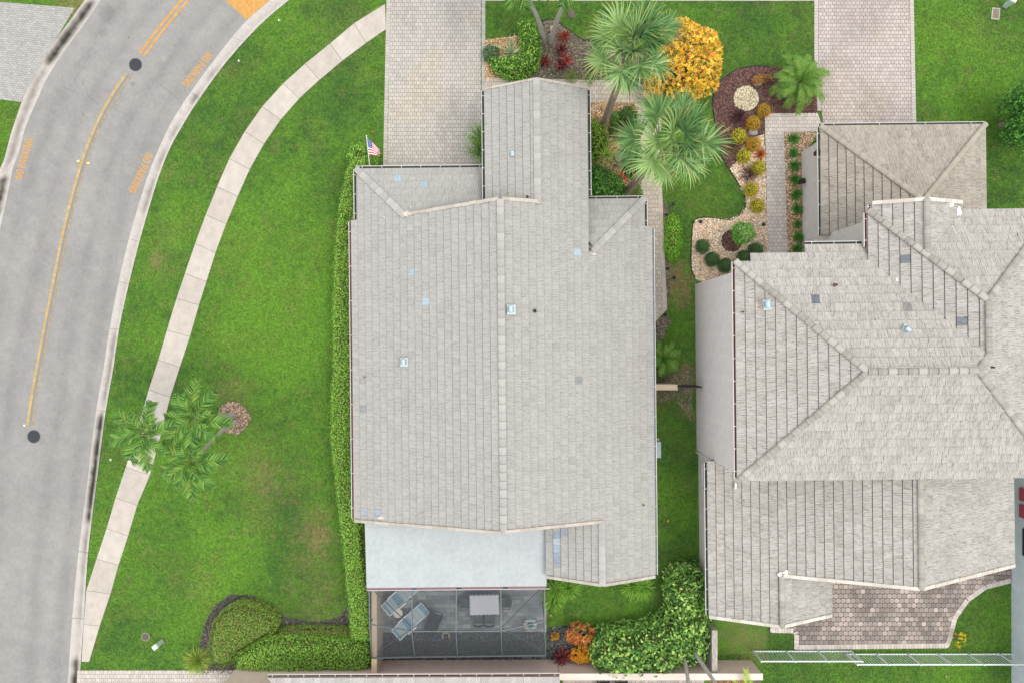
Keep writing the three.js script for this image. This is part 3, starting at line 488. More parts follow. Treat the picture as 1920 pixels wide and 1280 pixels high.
function ventHood(H, px, py, hgt, big = 1, turn = 0) { // galvanised goose-neck hood on its flashing
  const p = H.fromPx(px, py, hgt), g = new THREE.Group(); g.name = 'roof_vent' + ((H.vent = (H.vent || 0) + 1) > 1 ? '_' + String(H.vent - 1).padStart(3, '0') : ''); g.position.copy(p); g.rotation.y = turn; g.scale.setScalar(big * 0.85); H.roof.add(g);
  const prof = new THREE.Shape(); prof.moveTo(-0.13, -0.14); prof.lineTo(0.13, -0.14); prof.lineTo(0.13, 0.02); prof.absarc(0, 0.02, 0.13, 0, Math.PI, false); prof.lineTo(-0.13, -0.14);
  const e = new THREE.ExtrudeGeometry(prof, { depth: 0.24, bevelEnabled: true, bevelSize: 0.01, bevelThickness: 0.01, bevelSegments: 2, curveSegments: 10 }); e.translate(0, 0.1, -0.12);
  const hood = mesh(e, mats.galv); hood.name = 'hood'; g.add(hood); const f = mesh(box(0.42, 0.02, 0.46, 0.02, -0.01, 0.02, 0, 0, -0.3), std({ color: C('#a9b3b5'), roughness: 0.6, metalness: 0.3 })); f.name = 'flashing'; g.add(f);
}
function ventPipe(H, px, py, hgt, col = '#6b5e55') {
  const p = H.fromPx(px, py, hgt), g = new THREE.LatheGeometry([[0.08, -0.02], [0.07, 0.02], [0.036, 0.05], [0.036, 0.2], [0.027, 0.2], [0.027, 0.1], [0, 0.1]].map(([x, y]) => new THREE.Vector2(x, y)), 16); g.translate(p.x, p.y, p.z); H.sub('vent_pipe', g, std({ color: C(col), roughness: 0.8 }), H.roof);
}

// ---------- the central house ----------
const HC = new House('bungalow', 'large single storey house with grey tiled gable roof in the centre', 0, 0, 0.010);
{
  const H = HC, s = 0.32, tones = ['#a3a19c', '#a5a39e', '#a19f9a', '#a4a29d'], o = { tones, mat: roofMatC, te: 0.362 }, west = { ...o, gap: 0.021 }, lightT = { tones, mat: roofMatC, te: 0.362, gap: 0.013 };
  const hW = (x) => 5.25 + s * (x + 0.45), hE = (x) => 5.25 - s * (x + 0.45);
  // walls, up to the roof underside
  const wallP = (poly, h) => H.sub('wall', prismGeo(H.xz(poly), 0, h, 2), mats.stucco);
  wallP([[-7.0, -5.45], [6.2, -5.45], [6.2, 7.9], [-7.0, 7.9]], 2.95); wallP([[-6.8, -7.7], [-0.78, -7.7], [-0.78, -5.46], [-6.8, -5.46]], 2.98); wallP([[-0.77, -11.1], [3.2, -11.1], [3.2, -5.46], [-0.77, -5.46]], 3.8); wallP([[3.21, -6.2], [5.9, -6.2], [5.9, -5.46], [3.21, -5.46]], 2.98); wallP([[1.9, 7.91], [6.2, 7.91], [6.2, 10.7], [1.9, 10.7]], 2.9);
  const gable = (pts, z0, z1) => { const sh = new THREE.Shape(pts.map(([x, y]) => new THREE.Vector2(x - H.cx, y))), g = new THREE.ExtrudeGeometry(sh, { depth: z1 - z0, bevelEnabled: false }); g.translate(0, 0, z0 - H.cz); H.sub('gable_wall', g, mats.stucco); };
  gable([[-6.9, 2.96], [6.1, 2.96], [-0.45, 5.05]], 7.7, 7.9); gable([[-5.5, 2.96], [4.5, 2.96], [-0.45, 5.05]], -5.6, -5.46); gable([[-0.7, 3.81], [3.1, 3.81], [1.2, 4.5]], -11.1, -10.9); gable([[2.0, 2.91], [6.0, 2.91], [4.02, 3.62]], 10.5, 10.7);
  // slopes
  roofFace(H, [[-0.45, -6.15], [-0.45, 8.25], [-7.475, 8.25], [-7.475, -5.75], [-7.2, -5.75], [-7.2, -8.125], [-4.83, -5.755]], [-0.45, 0, 5.25, s, 0], west);
  roofFace(H, [[-7.2, -8.125], [-0.8, -8.125], [-0.8, -5.9], [-4.83, -5.755]], [0, -8.125, 3.09, 0, s], o);
  roofFace(H, [[-0.45, -6.15], [1.2, -6.12], [1.2, -11.6], [3.54, -11.45], [3.54, -4.0], [3.75, -4.1], [6.25, -6.6], [6.25, -5.3], [6.6, -5.3], [6.6, 11.05], [4.02, 11.13], [4.02, 8.23], [-0.45, 8.25]], [-0.45, 0, 5.25, -s, 0], lightT);
  roofFace(H, [[3.3, -6.6], [6.25, -6.6], [3.75, -4.1], [3.3, -4.05]], [0, -6.6, 3.106, 0, s], o);
  roofFace(H, [[1.2, -11.6], [1.2, -6.0], [-1.14, -5.9], [-1.14, -11.45]], [1.2, 0, 4.722, s, 0], west);
  roofFace(H, [[4.02, 11.13], [1.5, 11.0], [1.5, 8.0], [4.02, 8.0]], [4.02, 0, 3.82, s, 0], west);
  const P2 = ['#8d9aa6', '#a7b4bb', '#8fa0ab', '#98a6b0'];
  const sp = [[772, 516, '#9caab2'], [800, 572, '#a3b3bd'], [752, 333, '#9fb0ba'], [795, 345, '#9aa9b2'], [1082, 470, '#a3b2ba'], [1085, 707, '#8d8d8d'], [684, 953, '#9ba0aa'], [708, 955, '#98a0ac'], [682, 771, '#8f8f91'], [1033, 1010, '#9a9a98'], [1046, 1000, P2[0]], [1046, 1012, P2[1]], [1046, 1024, P2[2]], [1046, 1036, P2[3]], [1046, 1048, P2[0]], [1046, 1058, '#8f949c'], [1060, 994, '#979ba4'], [1061, 1004, '#969aa4']];
  finishRoof(H, sp);
  const caps = [capShape(0.15, 0.05, 0.025, 0.40, false)], cm = ['#a9a6a2', '#afaca8', '#a4a19d'].map((c) => std({ color: C(c), map: stuccoMap })), vm = ['#bab3aa', '#c0bab1', '#b4aba1'].map((c) => std({ color: C(c), map: concreteMap, bumpMap: bumpGrain, bumpScale: 0.006 }));
  ridge(H, [-0.45, 5.25, -6.2], [-0.45, 5.25, 8.3], caps, cm); ridge(H, [1.2, 4.722, -11.65], [1.2, 4.722, -6.1], caps, cm); ridge(H, [4.02, 3.82, 11.18], [4.02, 3.82, 8.2], caps, cm);
  ridge(H, [-7.2, 3.1, -8.125], [-4.83, 3.86, -5.755], caps, cm); ridge(H, [6.25, 3.11, -6.6], [3.72, 3.92, -4.07], caps, cm);
  rake(H, [-4.8, hW(-4.8), -5.78], [-0.5, hW(-0.5), -6.17], vm); rake(H, [-0.4, hE(-0.4), -6.17], [1.25, hE(1.25), -6.14], vm);
  rake(H, [-7.45, hW(-7.45), 8.27], [-0.5, hW(-0.5), 8.27], vm, 0.13, 0.2, -0.04); rake(H, [-0.4, hE(-0.4), 8.27], [4.0, hE(4.0), 8.25], vm, 0.13, 0.2, 0.0);
  rake(H, [-1.12, 3.98, -11.47], [1.15, 4.71, -11.62], vm, 0.1, 0.15, 0); rake(H, [3.52, 3.98, -11.47], [1.25, 4.71, -11.62], vm, 0.1, 0.15, 0);
  rake(H, [1.52, 3.02, 11.02], [3.98, 3.81, 11.15], vm, 0.13, 0.2, 0); rake(H, [6.58, 3.0, 11.07], [4.06, 3.81, 11.15], vm, 0.13, 0.2, 0);
  gutter(H, [-7.2, 3.1, -8.16], [-1.16, 3.1, -8.16], 0, -1, mats.gutterDark); gutter(H, [-7.23, 3.1, -8.12], [-7.23, 3.1, -5.78], -1, 0, mats.gutterDark); gutter(H, [-7.5, 3.0, -5.7], [-7.5, 3.0, 8.2], -1, 0, mats.gutterRed, 1.6);
  gutter(H, [-1.17, 3.98, -11.42], [-1.17, 3.98, -6.0], -1, 0, mats.gutterDark); gutter(H, [3.57, 3.98, -11.42], [3.57, 3.98, -6.6], 1, 0, mats.gutterDark); gutter(H, [3.7, 3.12, -6.63], [6.25, 3.12, -6.63], 0, -1, mats.gutterDark); gutter(H, [6.28, 3.12, -6.6], [6.28, 3.12, -5.35], 1, 0, mats.gutterDark); gutter(H, [6.62, 3.0, -5.25], [6.62, 3.0, 11.0], 1, 0, std({ color: C('#8f9498') }), 1.4);
  // cement weathering caps and small mends
  const mort = std({ color: C('#c6c0b6'), map: concreteMap }); const blob = (px, py, h, r, sx = 1, sz = 1) => { const p = H.fromPx(px, py, h), g = new THREE.IcosahedronGeometry(r, 2); g.scale(sx, 0.35, sz); const q = g.attributes.position; for (let i = 0; i < q.count; i++) { const k = 0.8 + 0.4 * noise(q.getX(i) * 30 + px, q.getZ(i) * 30); q.setXYZ(i, q.getX(i) * k, q.getY(i), q.getZ(i) * k); } g.computeVertexNormals(); g.translate(p.x, p.y, p.z); H.sub('mortar_patch', g, mort, H.roof); };
  blob(762, 401, 3.92, 0.13, 1.4, 1.0); blob(1113, 476, 3.93, 0.09, 1.6, 0.8); blob(811, 403, 4.15, 0.07); blob(1118, 978, 3.9, 0.12, 1.2, 0.8); blob(770, 388, 3.85, 0.05, 0.6, 1.6); blob(720, 407, 3.55, 0.04); blob(720, 970, 3.45, 0.2, 1.8, 0.5);
  ventHood(H, 961, 290, 4.30, 1.0, 0.05); ventHood(H, 958, 580, 5.28, 1.1, 0.02); ventHood(H, 757, 678, 3.95, 1.0, 0);
  ventPipe(H, 1003, 583, 4.92, '#3a3836'); ventPipe(H, 684, 706, 3.15, '#8a8782'); ventPipe(H, 1206, 945, 3.12, '#6f6c68'); ventPipe(H, 989, 369, 4.6, '#6a6a68');
  // white panel roof over the rear terrace
  const pr = new GB(), A = (x, z, h) => { const p = H.pt(x, h, z); return [p.x, p.y, p.z]; }; const h0 = 2.92, h1 = 2.62, x0 = -7.02, x1 = 1.52, z0 = 7.95, z1 = 11.62; 
  const flatMap = tex(512, 512, (i, j) => { const k = 255 * (1 - 0.05 * rnd() - 0.03 * tn(i / 512 * 6, j / 512 * 6, 6) - (rnd() < 0.0006 ? 0.4 : 0) - 0.05 * tn(i / 512 * 30, j / 512 * 30, 30)); return [k * 0.985, k, k]; });
  const q = [A(x0, z0, h0), A(x0, z1, h1), A(x1, z1, h1), A(x1, z0, h0)], w1 = [1, 1, 1]; pr.poly3(q, w1, [[0, 0], [0, 1], [2.4, 1], [2.4, 0]]); const ql = q.map(([x, y, z]) => [x, y - 0.1, z]); pr.poly3(ql.slice().reverse(), w1); for (let k = 0; k < 4; k++) pr.poly3([q[k], ql[k], ql[(k + 1) % 4], q[(k + 1) % 4]].reverse(), w1);
  const whiteMat = std({ color: C('#a9acad'), map: flatMap, roughness: 0.6, bumpMap: bumpGrain, bumpScale: 0.002 });
  H.sub('terrace_roof', pr.geo(), whiteMat);
  { const ge = []; for (let k = 1; k < 2; k++) { const zz = lerp(z0, z1, k / 5), hh = lerp(h0, h1, k / 5); ge.push(bar(H.pt(x0 + 0.02, hh + 0.002, zz), H.pt(x1 - 0.02, hh + 0.002, zz), 0.03, 0.012)); } H.sub('roof_seam', merge(ge), whiteMat); }
  for (const [xa, xb] of [[-7.02, -4.86], [-4.66, -2.75], [-2.5, -0.55], [-0.32, 1.5]]) H.sub('eave_channel', merge(bar(H.pt(xa, h1 - 0.03, z1 + 0.06), H.pt(xb, h1 - 0.03, z1 + 0.06), 0.1, 0.06)), std({ color: C('#6f5054'), roughness: 0.6 }));
  H.sub('eave_fascia', bar(H.pt(x0, h1 - 0.06, z1 + 0.13), H.pt(x1 + 0.15, h1 - 0.06, z1 + 0.13), 0.02, 0.08), mats.white);
  for (const x of [-6.9, -4.75, -2.62, -0.43, 1.4]) H.sub('terrace_post', box(0.08, 2.54, 0.08, x, 1.27, z1 - 0.06), mats.alum);
  // scupper grate on the terrace roof
  { const p = H.fromPx(705, 972, 2.97); H.sub('roof_grate', box(0.3, 0.03, 0.14, p.x, p.y, p.z, -0.1), std({ color: C('#8a9294'), roughness: 0.5, metalness: 0.5 })); }
}

// ---------- the eastern house ----------
const HE = new House('villa', 'two storey house with pale streaked hip roofs and grey stucco walls', 16, 0.5, 0.011);
{
  const H = HE, s = 0.4, dark = { tones: ['#aca8a1', '#b0aca5', '#a8a49c'], mat: roofMatE, te: 0.385, gap: 0.019 }, north = { ...dark, gap: 0.014 }, lite = { ...dark, gap: 0.012 }, low = { tones: ['#a59d91', '#a9a195', '#a0988c'], mat: roofMatE, te: 0.365, gap: 0.016 };
  const wallP = (poly, h, y0 = 0) => H.sub('wall', prismGeo(H.xz(poly), y0, h, 2), mats.stucco);
  wallP([[14.96, -9.7], [21.95, -9.7], [21.95, -5.08], [14.96, -5.08]], 2.98); wallP([[9.42, -3.0], [21.95, -3.0], [21.95, 5.5], [9.42, 5.5]], 6.92); wallP([[14.96, -5.07], [21.95, -5.07], [21.95, -3.01], [14.96, -3.01]], 6.92); wallP([[9.5, 5.51], [22.2, 5.51], [22.2, 10.2], [9.5, 10.2]], 2.95); wallP([[9.5, 10.21], [14.4, 10.21], [14.4, 12.4], [9.5, 12.4]], 2.95);
  const gable = (pts, z0, z1) => { const sh = new THREE.Shape(pts.map(([x, y]) => new THREE.Vector2(x - H.cx, y))), g = new THREE.ExtrudeGeometry(sh, { depth: z1 - z0, bevelEnabled: false }); g.translate(0, 0, z0 - H.cz); H.sub('gable_wall', g, mats.stucco); };
  gable([[9.6, 2.96], [22.1, 2.96], [22.1, 3.95], [17.35, 5.65]], 10.0, 10.2); gable([[9.6, 2.96], [14.3, 2.96], [12.11, 3.8]], 12.2, 12.4); gable([[15.0, 6.93], [18.2, 6.93], [16.6, 7.5]], -5.3, -5.06);
  const We = 9.2, Ne = -3.36, Se = 5.62, zc = 1.13, ha = 7 + s * 4.45, xa = We + 4.45, xb = 17.9, Ee = 22.35;
  roofFace(H, [[We, Ne], [xa, zc], [We, Se]], [We, 0, 7, s, 0], dark);
  roofFace(H, [[We, Se], [xa, zc], [xb, zc], [Ee, Se]], [0, Se, 7, 0, -s], lite);
  roofFace(H, [[We, Ne], [9.85, Ne], [9.85, -3.7], [12.15, -3.7], [12.15, -4.04], [14.68, -4.04], [14.68, Ne], [18.47, 0.43], [18.47, 0.56], [xb, zc], [xa, zc]], [0, Ne, 7, 0, s], north);
  roofFace(H, [[14.66, -5.37], [18.47, -1.56], [18.47, 0.43], [14.66, -3.36]], [14.66, 0, 7, s, 0], dark);
  roofFace(H, [[14.7, -5.37], [22.3, -5.37], [18.5, -1.57], [18.47, -1.56]], [0, -5.37, 7, 0, s], north);
  roofFace(H, [[22.3, -5.37], [18.5, -1.57], [18.5, 0.53], [xb, zc], [Ee, Se]], [Ee, 0, 7.0, -s, 0], lite);
  // small gable over the garage corner
  roofFace(H, [[14.78, -5.64], [16.59, -5.64], [16.59, -3.46], [14.78, -5.27]], [14.66, 0, 7.035, s, 0], dark); roofFace(H, [[16.59, -5.64], [18.5, -5.64], [18.5, -5.37], [16.59, -3.46]], [16.59, 0, 7.80, -s, 0], lite);
  // garage
  roofFace(H, [[14.575, -10.1], [22.3, -10.1], [18.44, -6.24]], [0, -10.1, 3, 0, s], low); roofFace(H, [[14.575, -10.1], [18.44, -6.24], [18.44, -5.08], [14.94, -5.08], [14.94, -4.98], [14.575, -4.98]], [14.575, 0, 3, s, 0], { ...low, gap: 0.024 }); roofFace(H, [[22.3, -10.1], [22.3, -5.08], [18.44, -5.08], [18.44, -6.24]], [22.3, 0, 3, -s, 0], low);
  // rear wing
  roofFace(H, [[9.1, 5.5], [17.35, 5.5], [17.35, 10.53], [12.11, 10.53], [12.11, 12.84], [9.1, 12.78]], [9.1, 0, 3, 0.35, 0], dark); roofFace(H, [[17.35, 5.5], [22.7, 5.5], [22.7, 10.2], [17.35, 10.53]], [17.35, 0, 5.888, -0.35, 0], lite); roofFace(H, [[12.11, 10.3], [14.8, 10.3], [14.8, 12.73], [12.11, 12.84]], [12.11, 0, 4.053, -0.35, 0], lite);
  finishRoof(H, [[1528, 555, '#6d7176'], [1701, 485, '#757a80'], [1810, 594, '#7b7f84'], [1420, 571, '#c2b3a6'], [1694, 576, '#8a8682']]);
  const caps = [capShape(0.125, 0.075, 0.05, 0.372, true)], cm = ['#b2ada3', '#b7b2a8', '#aca79d', '#bbb6ac'].map((c) => std({ color: C(c), map: tileMap(0.4, 256) })), gm = ['#a49c8e', '#aaa294'].map((c) => std({ color: C(c), map: stuccoMap })), vm = ['#cdc8c0', '#d4d0c9', '#c3bdb3'].map((c) => std({ color: C(c), map: concreteMap }));
  const R = (a, b, m = cm) => ridge(H, a, b, caps, m, 0.37, 0.02);
  R([We, 7, Ne], [xa, ha, zc]); R([We, 7, Se], [xa, ha, zc]); R([xa, ha, zc], [xb, ha, zc]); R([18.5, 8.52, 0.53], [xb, ha, zc]); R([Ee, 7, Se], [xb, ha, zc]); R([18.48, 8.53, 0.53], [18.48, 8.53, -1.57]); R([14.66, 7.03, -5.37], [18.48, 8.53, -1.57]); R([22.3, 7, -5.37], [18.48, 8.53, -1.57]);
  R([16.59, 7.80, -5.66], [16.59, 7.80, -3.5]); R([14.575, 3, -10.1], [18.44, 4.546, -6.24], gm); R([22.3, 3, -10.1], [18.44, 4.546, -6.24], gm); R([18.44, 4.546, -6.24], [18.44, 4.546, -5.1], gm); R([17.35, 5.888, 10.55], [17.35, 5.888, 5.55]); R([12.11, 4.053, 12.86], [12.11, 4.053, 10.5]);
  const rk = (a, b, out = 0) => rake(H, a, b, vm, 0.15, 0.17, out), lw = (x) => 3 + 0.35 * (x - 9.1);
  rk([9.12, 3.0, 12.81], [12.05, lw(12.05), 12.86]); rk([14.78, 3.12, 12.76], [12.17, 4.03, 12.86]); rk([12.2, lw(12.2), 10.55], [17.3, lw(17.3), 10.55]); rk([22.68, 4.02, 10.22], [17.4, 5.87, 10.55]); rk([14.8, 7.09, -5.66], [16.55, 7.78, -5.66]); rk([18.48, 7.05, -5.66], [16.63, 7.78, -5.66]);
  gutter(H, [We - 0.02, 7.0, Ne], [We - 0.02, 7.0, Se - 0.1], -1, 0, mats.gutterRed, 0.95); gutter(H, [14.55, 3.0, -10.1], [14.55, 3.0, -4.98], -1, 0, mats.gutterDark, 1.2); gutter(H, [14.575, 3.0, -10.13], [22.3, 3.0, -10.13], 0, -1, mats.gutterDark, 2); gutter(H, [14.62, 7.0, -5.3], [14.62, 7.0, -3.9], -1, 0, mats.gutterRed); gutter(H, [12.2, 6.72, -4.07], [14.6, 6.72, -4.07], 0, -1, mats.gutterDark); gutter(H, [9.07, 3.0, 5.6], [9.07, 3.0, 12.75], -1, 0, mats.gutterDark, 0.9); gutter(H, [14.76, 7.05, -5.62], [14.76, 7.05, -5.42], -1, 0, mats.gutterRed);
  ventHood(H, 1438, 571, 7.62, 1.05, 0.1); ventHood(H, 1700, 617, 8.22, 0.9, 0.9); ventPipe(H, 1391, 585, 7.05, '#8a6a5c'); ventPipe(H, 1566, 534, 7.55, '#6a5348'); ventPipe(H, 1859, 688, 8.5, '#5a463e');
  const mort = std({ color: C('#e3e3e2'), map: concreteMap }); const blob = (px, py, h, r, sx = 1, sz = 1) => { const p = H.fromPx(px, py, h), g = new THREE.IcosahedronGeometry(r, 2); g.scale(sx, 0.35, sz); const q = g.attributes.position; for (let i = 0; i < q.count; i++) { const k = 0.75 + 0.5 * noise(q.getX(i) * 30 + px, q.getZ(i) * 30); q.setXYZ(i, q.getX(i) * k, q.getY(i), q.getZ(i) * k); } g.computeVertexNormals(); g.translate(p.x, p.y, p.z); H.sub('mortar_patch', g, mort, H.roof); };
  blob(1623, 481, 6.86, 0.14, 1.0, 0.8); blob(1667, 404, 7.26, 0.12, 0.6, 1.5); blob(1683, 524, 7.4, 0.07); blob(1796, 396, 7.12, 0.16, 1, 1.3); blob(1780, 383, 7.3, 0.13, 1.5, 1); blob(1476, 1073, 4.15, 0.13, 1.7, 0.8); blob(1502, 1076, 4.3, 0.09, 1.5, 0.8); blob(1545, 1079, 4.5, 0.12, 1.8, 0.6); blob(1590, 1085, 4.85, 0.12, 1.6, 0.6); blob(1675, 1093, 5.4, 0.13, 1.8, 0.6); blob(1700, 1096, 5.6, 0.12, 1.6, 0.6); blob(1714, 1088, 5.75, 0.1, 0.7, 1.8); blob(1723, 893, 5.98, 0.12, 1.2, 0.9); blob(1463, 1076, 4.12, 0.11); blob(1380, 910, 3.55, 0.1, 0.5, 1.6);
  // garden side window and rain pipe
  const win = new THREE.Group(); win.name = 'window'; H.o.add(win); const wx = 9.5 - H.cx, z0 = 6.05 - H.cz, z1 = 7.25 - H.cz, fr = (n, g, m) => part(n, g, m, win);
  fr('frame', merge(box(0.09, 0.08, 1.36, wx - 0.03, 0.86, (z0 + z1) / 2), box(0.09, 0.08, 1.36, wx - 0.03, 2.04, (z0 + z1) / 2), box(0.09, 1.1, 0.08, wx - 0.03, 1.45, z0), box(0.09, 1.1, 0.08, wx - 0.03, 1.45, z1), box(0.05, 1.1, 0.04, wx - 0.02, 1.45, (z0 + z1) / 2)), mats.white); fr('pane', box(0.02, 1.1, 1.15, wx - 0.012, 1.45, (z0 + z1) / 2), mats.glass);
  H.sub('rain_pipe', tube([H.pt(9.1, 2.95, 5.62), H.pt(9.3, 2.85, 5.6), H.pt(9.38, 2.6, 5.58), H.pt(9.38, 0.1, 5.58)], 0.045, 24), mats.white);
  // coach lamps on the garage wall
  for (const [z, hgt] of [[-9.05, 2.2], [-8.1, 0.45]]) { const g = new THREE.Group(); g.name = 'wall_lamp' + (hgt < 1 ? '_001' : ''); H.o.add(g); const p = H.pt(14.96, hgt, z); part('lantern', merge(box(0.18, 0.28, 0.18, p.x - 0.2, p.y, p.z), box(0.24, 0.04, 0.24, p.x - 0.2, p.y + 0.16, p.z), box(0.1, 0.05, 0.1, p.x - 0.2, p.y + 0.2, p.z)), mats.black, g); part('arm', merge(bar(V(p.x, p.y - 0.2, p.z), V(p.x - 0.2, p.y - 0.16, p.z), 0.03), box(0.03, 0.26, 0.12, p.x - 0.017, p.y - 0.1, p.z)), mats.black, g); }
}
// ---------- planting ----------
const vary = (c, k) => { const f = 1.2 * rr(1 - k, 1 + k), h = rr(-0.04, 0.04); return [c[0] * f * (1 + h), c[1] * f, c[2] * f * (1 - h)]; };
function leafTo(gb, p, dir, nrm, len, wid, col, fold = 0.2) { // one folded leaf blade
  const s = V().crossVectors(dir, nrm).normalize(), n = V().crossVectors(s, dir).normalize(), m = p.clone().addScaledVector(dir, len * 0.45), t = p.clone().addScaledVector(dir, len).addScaledVector(n, -len * fold * 0.6);
  const l = m.clone().addScaledVector(s, wid / 2).addScaledVector(n, wid * fold), r = m.clone().addScaledVector(s, -wid / 2).addScaledVector(n, wid * fold);
  const a = gb.v(p.x, p.y, p.z, col), b = gb.v(l.x, l.y, l.z, col), c = gb.v(t.x, t.y, t.z, col), d = gb.v(r.x, r.y, r.z, col), a2 = gb.v(p.x, p.y, p.z, col), c2 = gb.v(t.x, t.y, t.z, col);
  gb.tri(a, b, c); gb.tri(a2, c2, d);
}
function bladeTo(gb, p, dir, len, wid, droop, col, seg = 4, tipCol) { // arching strap leaf
  let q = p.clone(), d = dir.clone().normalize(), prev; const side = V(-d.z, 0, d.x); if (side.lengthSq() < 1e-4) side.set(1, 0, 0); side.normalize();
  for (let k = 0; k <= seg; k++) {
    const t = k / seg, w = wid * (k === seg ? 0.08 : 0.55 + 0.9 * t * (1 - t) * 2 - 0.35 * t), c = tipCol && t > 0.75 ? tipCol : col;
    const a = gb.v(q.x + side.x * w / 2, q.y, q.z + side.z * w / 2, c), m = gb.v(q.x, q.y - w * 0.18, q.z, c), b = gb.v(q.x - side.x * w / 2, q.y, q.z - side.z * w / 2, c);
    if (prev) { gb.quad(prev[0], prev[1], m, a); gb.quad(prev[1], prev[2], b, m); } prev = [a, m, b];
    q = q.clone().addScaledVector(d, len / seg); d.y -= droop / seg; d.normalize();
  }
}
const rvec = (yBias = 0) => { const a = rnd() * 6.283, y = rr(-1, 1), r = Math.sqrt(1 - y * y); return V(r * Math.cos(a), y + yBias, r * Math.sin(a)).normalize(); };
// clipped hedge or shrub: a height field over its outline, covered with leaves over a core of twigs
function shrubGeo(poly, h, o) {
  const { round = 0.3, leaf = 0.06, dens: D = 500, cols, lump = 0.12, up = 0.5, shag = 0.05, cell = 0.12, base = 0 } = o, B = bounds(poly), so = rr(0, 90);
  const hgt = (x, z, d) => { const k = clamp(d / round), e = Math.sqrt(Math.max(0, 1 - (1 - k) * (1 - k))); return h * (0.25 + 0.75 * e) * (1 + lump * 2 * (fbm(x * 1.7 + so, z * 1.7, 3) - 0.5)); };
  const gb = new GB(), put = (x, y, z, nx, ny, nz) => { const n = V(nx, ny, nz).addScaledVector(rvec(), 0.5).normalize(), d = rvec(0.15).cross(n).normalize(), c = vary(L(pick(cols)), 0.34), l = leaf * rr(0.7, 1.35); leafTo(gb, V(x, y, z).addScaledVector(n, rr(-shag, shag)), d, n, l, l * rr(0.45, 0.62), c); };
  const nTop = Math.round(Math.abs(area(poly)) * D); let made = 0, tries = 0;
  while (made < nTop && tries++ < nTop * 6) { const x = rr(B[0], B[2]), z = rr(B[1], B[3]); if (!inside(x, z, poly)) continue; const d = edgeDist(x, z, poly), y = hgt(x, z, d) - Math.abs(rr(-1, 1) * rnd()) * 0.08; put(x, y + base, z, 0, 1, 0); made++; }
  for (let i = 0; i < poly.length; i++) { const a = poly[i], b = poly[(i + 1) % poly.length], l = Math.hypot(b[0] - a[0], b[1] - a[1]), n = Math.round(l * h * D * 0.8); for (let k = 0; k < n; k++) { const t = rnd(), e = rr(-0.05, 0.05), nx = (b[1] - a[1]) / l, nz = -(b[0] - a[0]) / l, s = area(poly) > 0 ? 1 : -1; put(lerp(a[0], b[0], t) + nx * s * e, base + rr(0.05, 1) * h * 0.92 * (0.75 + 0.25 * rnd()), lerp(a[1], b[1], t) + nz * s * e, nx * s, up, nz * s); } }
  const core = new GB(), nx = Math.ceil((B[2] - B[0]) / cell), nz = Math.ceil((B[3] - B[1]) / cell), idx = []; const cc = [1, 1, 1];
  for (let j = 0; j <= nz; j++) for (let i = 0; i <= nx; i++) { const x = B[0] + i * cell, z = B[1] + j * cell, d = inside(x, z, poly) ? edgeDist(x, z, poly) : -1; idx.push(d > 0.03 ? core.v(x, base + Math.max(0.02, hgt(x, z, d) - 0.1), z, cc) : d > -0.5 ? -1 : -1); }
  const fl = new Map(); const gv = (i, j) => { const k = j * (nx + 1) + i; if (idx[k] >= 0) return idx[k]; if (!fl.has(k)) fl.set(k, core.v(B[0] + i * cell, base + 0.01, B[1] + j * cell, cc)); return fl.get(k); };
  for (let j = 0; j < nz; j++) for (let i = 0; i < nx; i++) { const n = [[i, j], [i + 1, j], [i + 1, j + 1], [i, j + 1]].filter(([a, b]) => idx[b * (nx + 1) + a] >= 0).length; if (n >= 3) core.quad(gv(i, j), gv(i, j + 1), gv(i + 1, j + 1), gv(i + 1, j)); }
  return [gb.geo(), core.geo()];
}
function shrub(name, label, category, pxPoly, hp, h, o, group) {
  const w = xz(pxPoly, hp), c = w.reduce((s, p) => [s[0] + p[0] / w.length, s[1] + p[1] / w.length], [0, 0]), t = thing(name, label, category, [c[0], 0, c[1]], group);
  const loc = w.map(([x, z]) => [x - c[0], z - c[1]]), [f, core] = shrubGeo(loc, h, o); part('foliage', f, mats.leaf, t); if (core.index.count) part('twig_core', core, mats.twig, t); return t;
}
const ring = (px, py, rx, ry = rx, n = 14, wob = 0.08) => { const o = []; const s = rr(0, 50); for (let k = 0; k < n; k++) { const a = k / n * 6.283, q = 1 + wob * 2 * (noise(Math.cos(a) * 2 + s, Math.sin(a) * 2 + s) - 0.5); o.push([px + rx * q * Math.cos(a), py + ry * q * Math.sin(a)]); } return o; };
const hedgeCols = ['#70a036', '#82b440', '#56862c', '#8eba4a', '#98c050', '#608c34', '#446a26', '#94a04a', '#80a044'], brightCols = ['#649434', '#78aa3c', '#50802c', '#90ba4c', '#6a9c3a', '#a4c658'], darkCols = ['#35663a', '#40743c', '#2a5430', '#4e8044', '#3a5c34'], oliveCols = ['#6e923a', '#7e9e3e', '#5c8032', '#8aa048', '#907448', '#749c3a', '#50702c'];
shrub('hedge', 'long clipped hedge against the street side of the central house', 'hedge', [[690, 290], [662, 292], [646, 322], [634, 384], [626, 463], [622, 559], [622, 690], [618, 753], [618, 832], [627, 907], [637, 997], [648, 1100], [650, 1130], [653, 1161], [656, 1199], [690, 1204], [697, 1200], [691, 1110], [684, 1060], [678, 985], [670, 960], [668, 700], [668, 420], [680, 400], [690, 330]], 1.5, 1.6, { round: 0.2, leaf: 0.075, dens: 720, cols: hedgeCols, lump: 0.07, shag: 0.07 });
shrub('bush', 'loose green bush at the tip of the long hedge by the flag', 'bush', [[650, 285], [655, 270], [672, 266], [690, 268], [700, 280], [698, 300], [680, 298], [660, 306], [652, 298]], 1.2, 1.3, { round: 0.6, leaf: 0.1, dens: 420, cols: brightCols, lump: 0.3, shag: 0.12 });
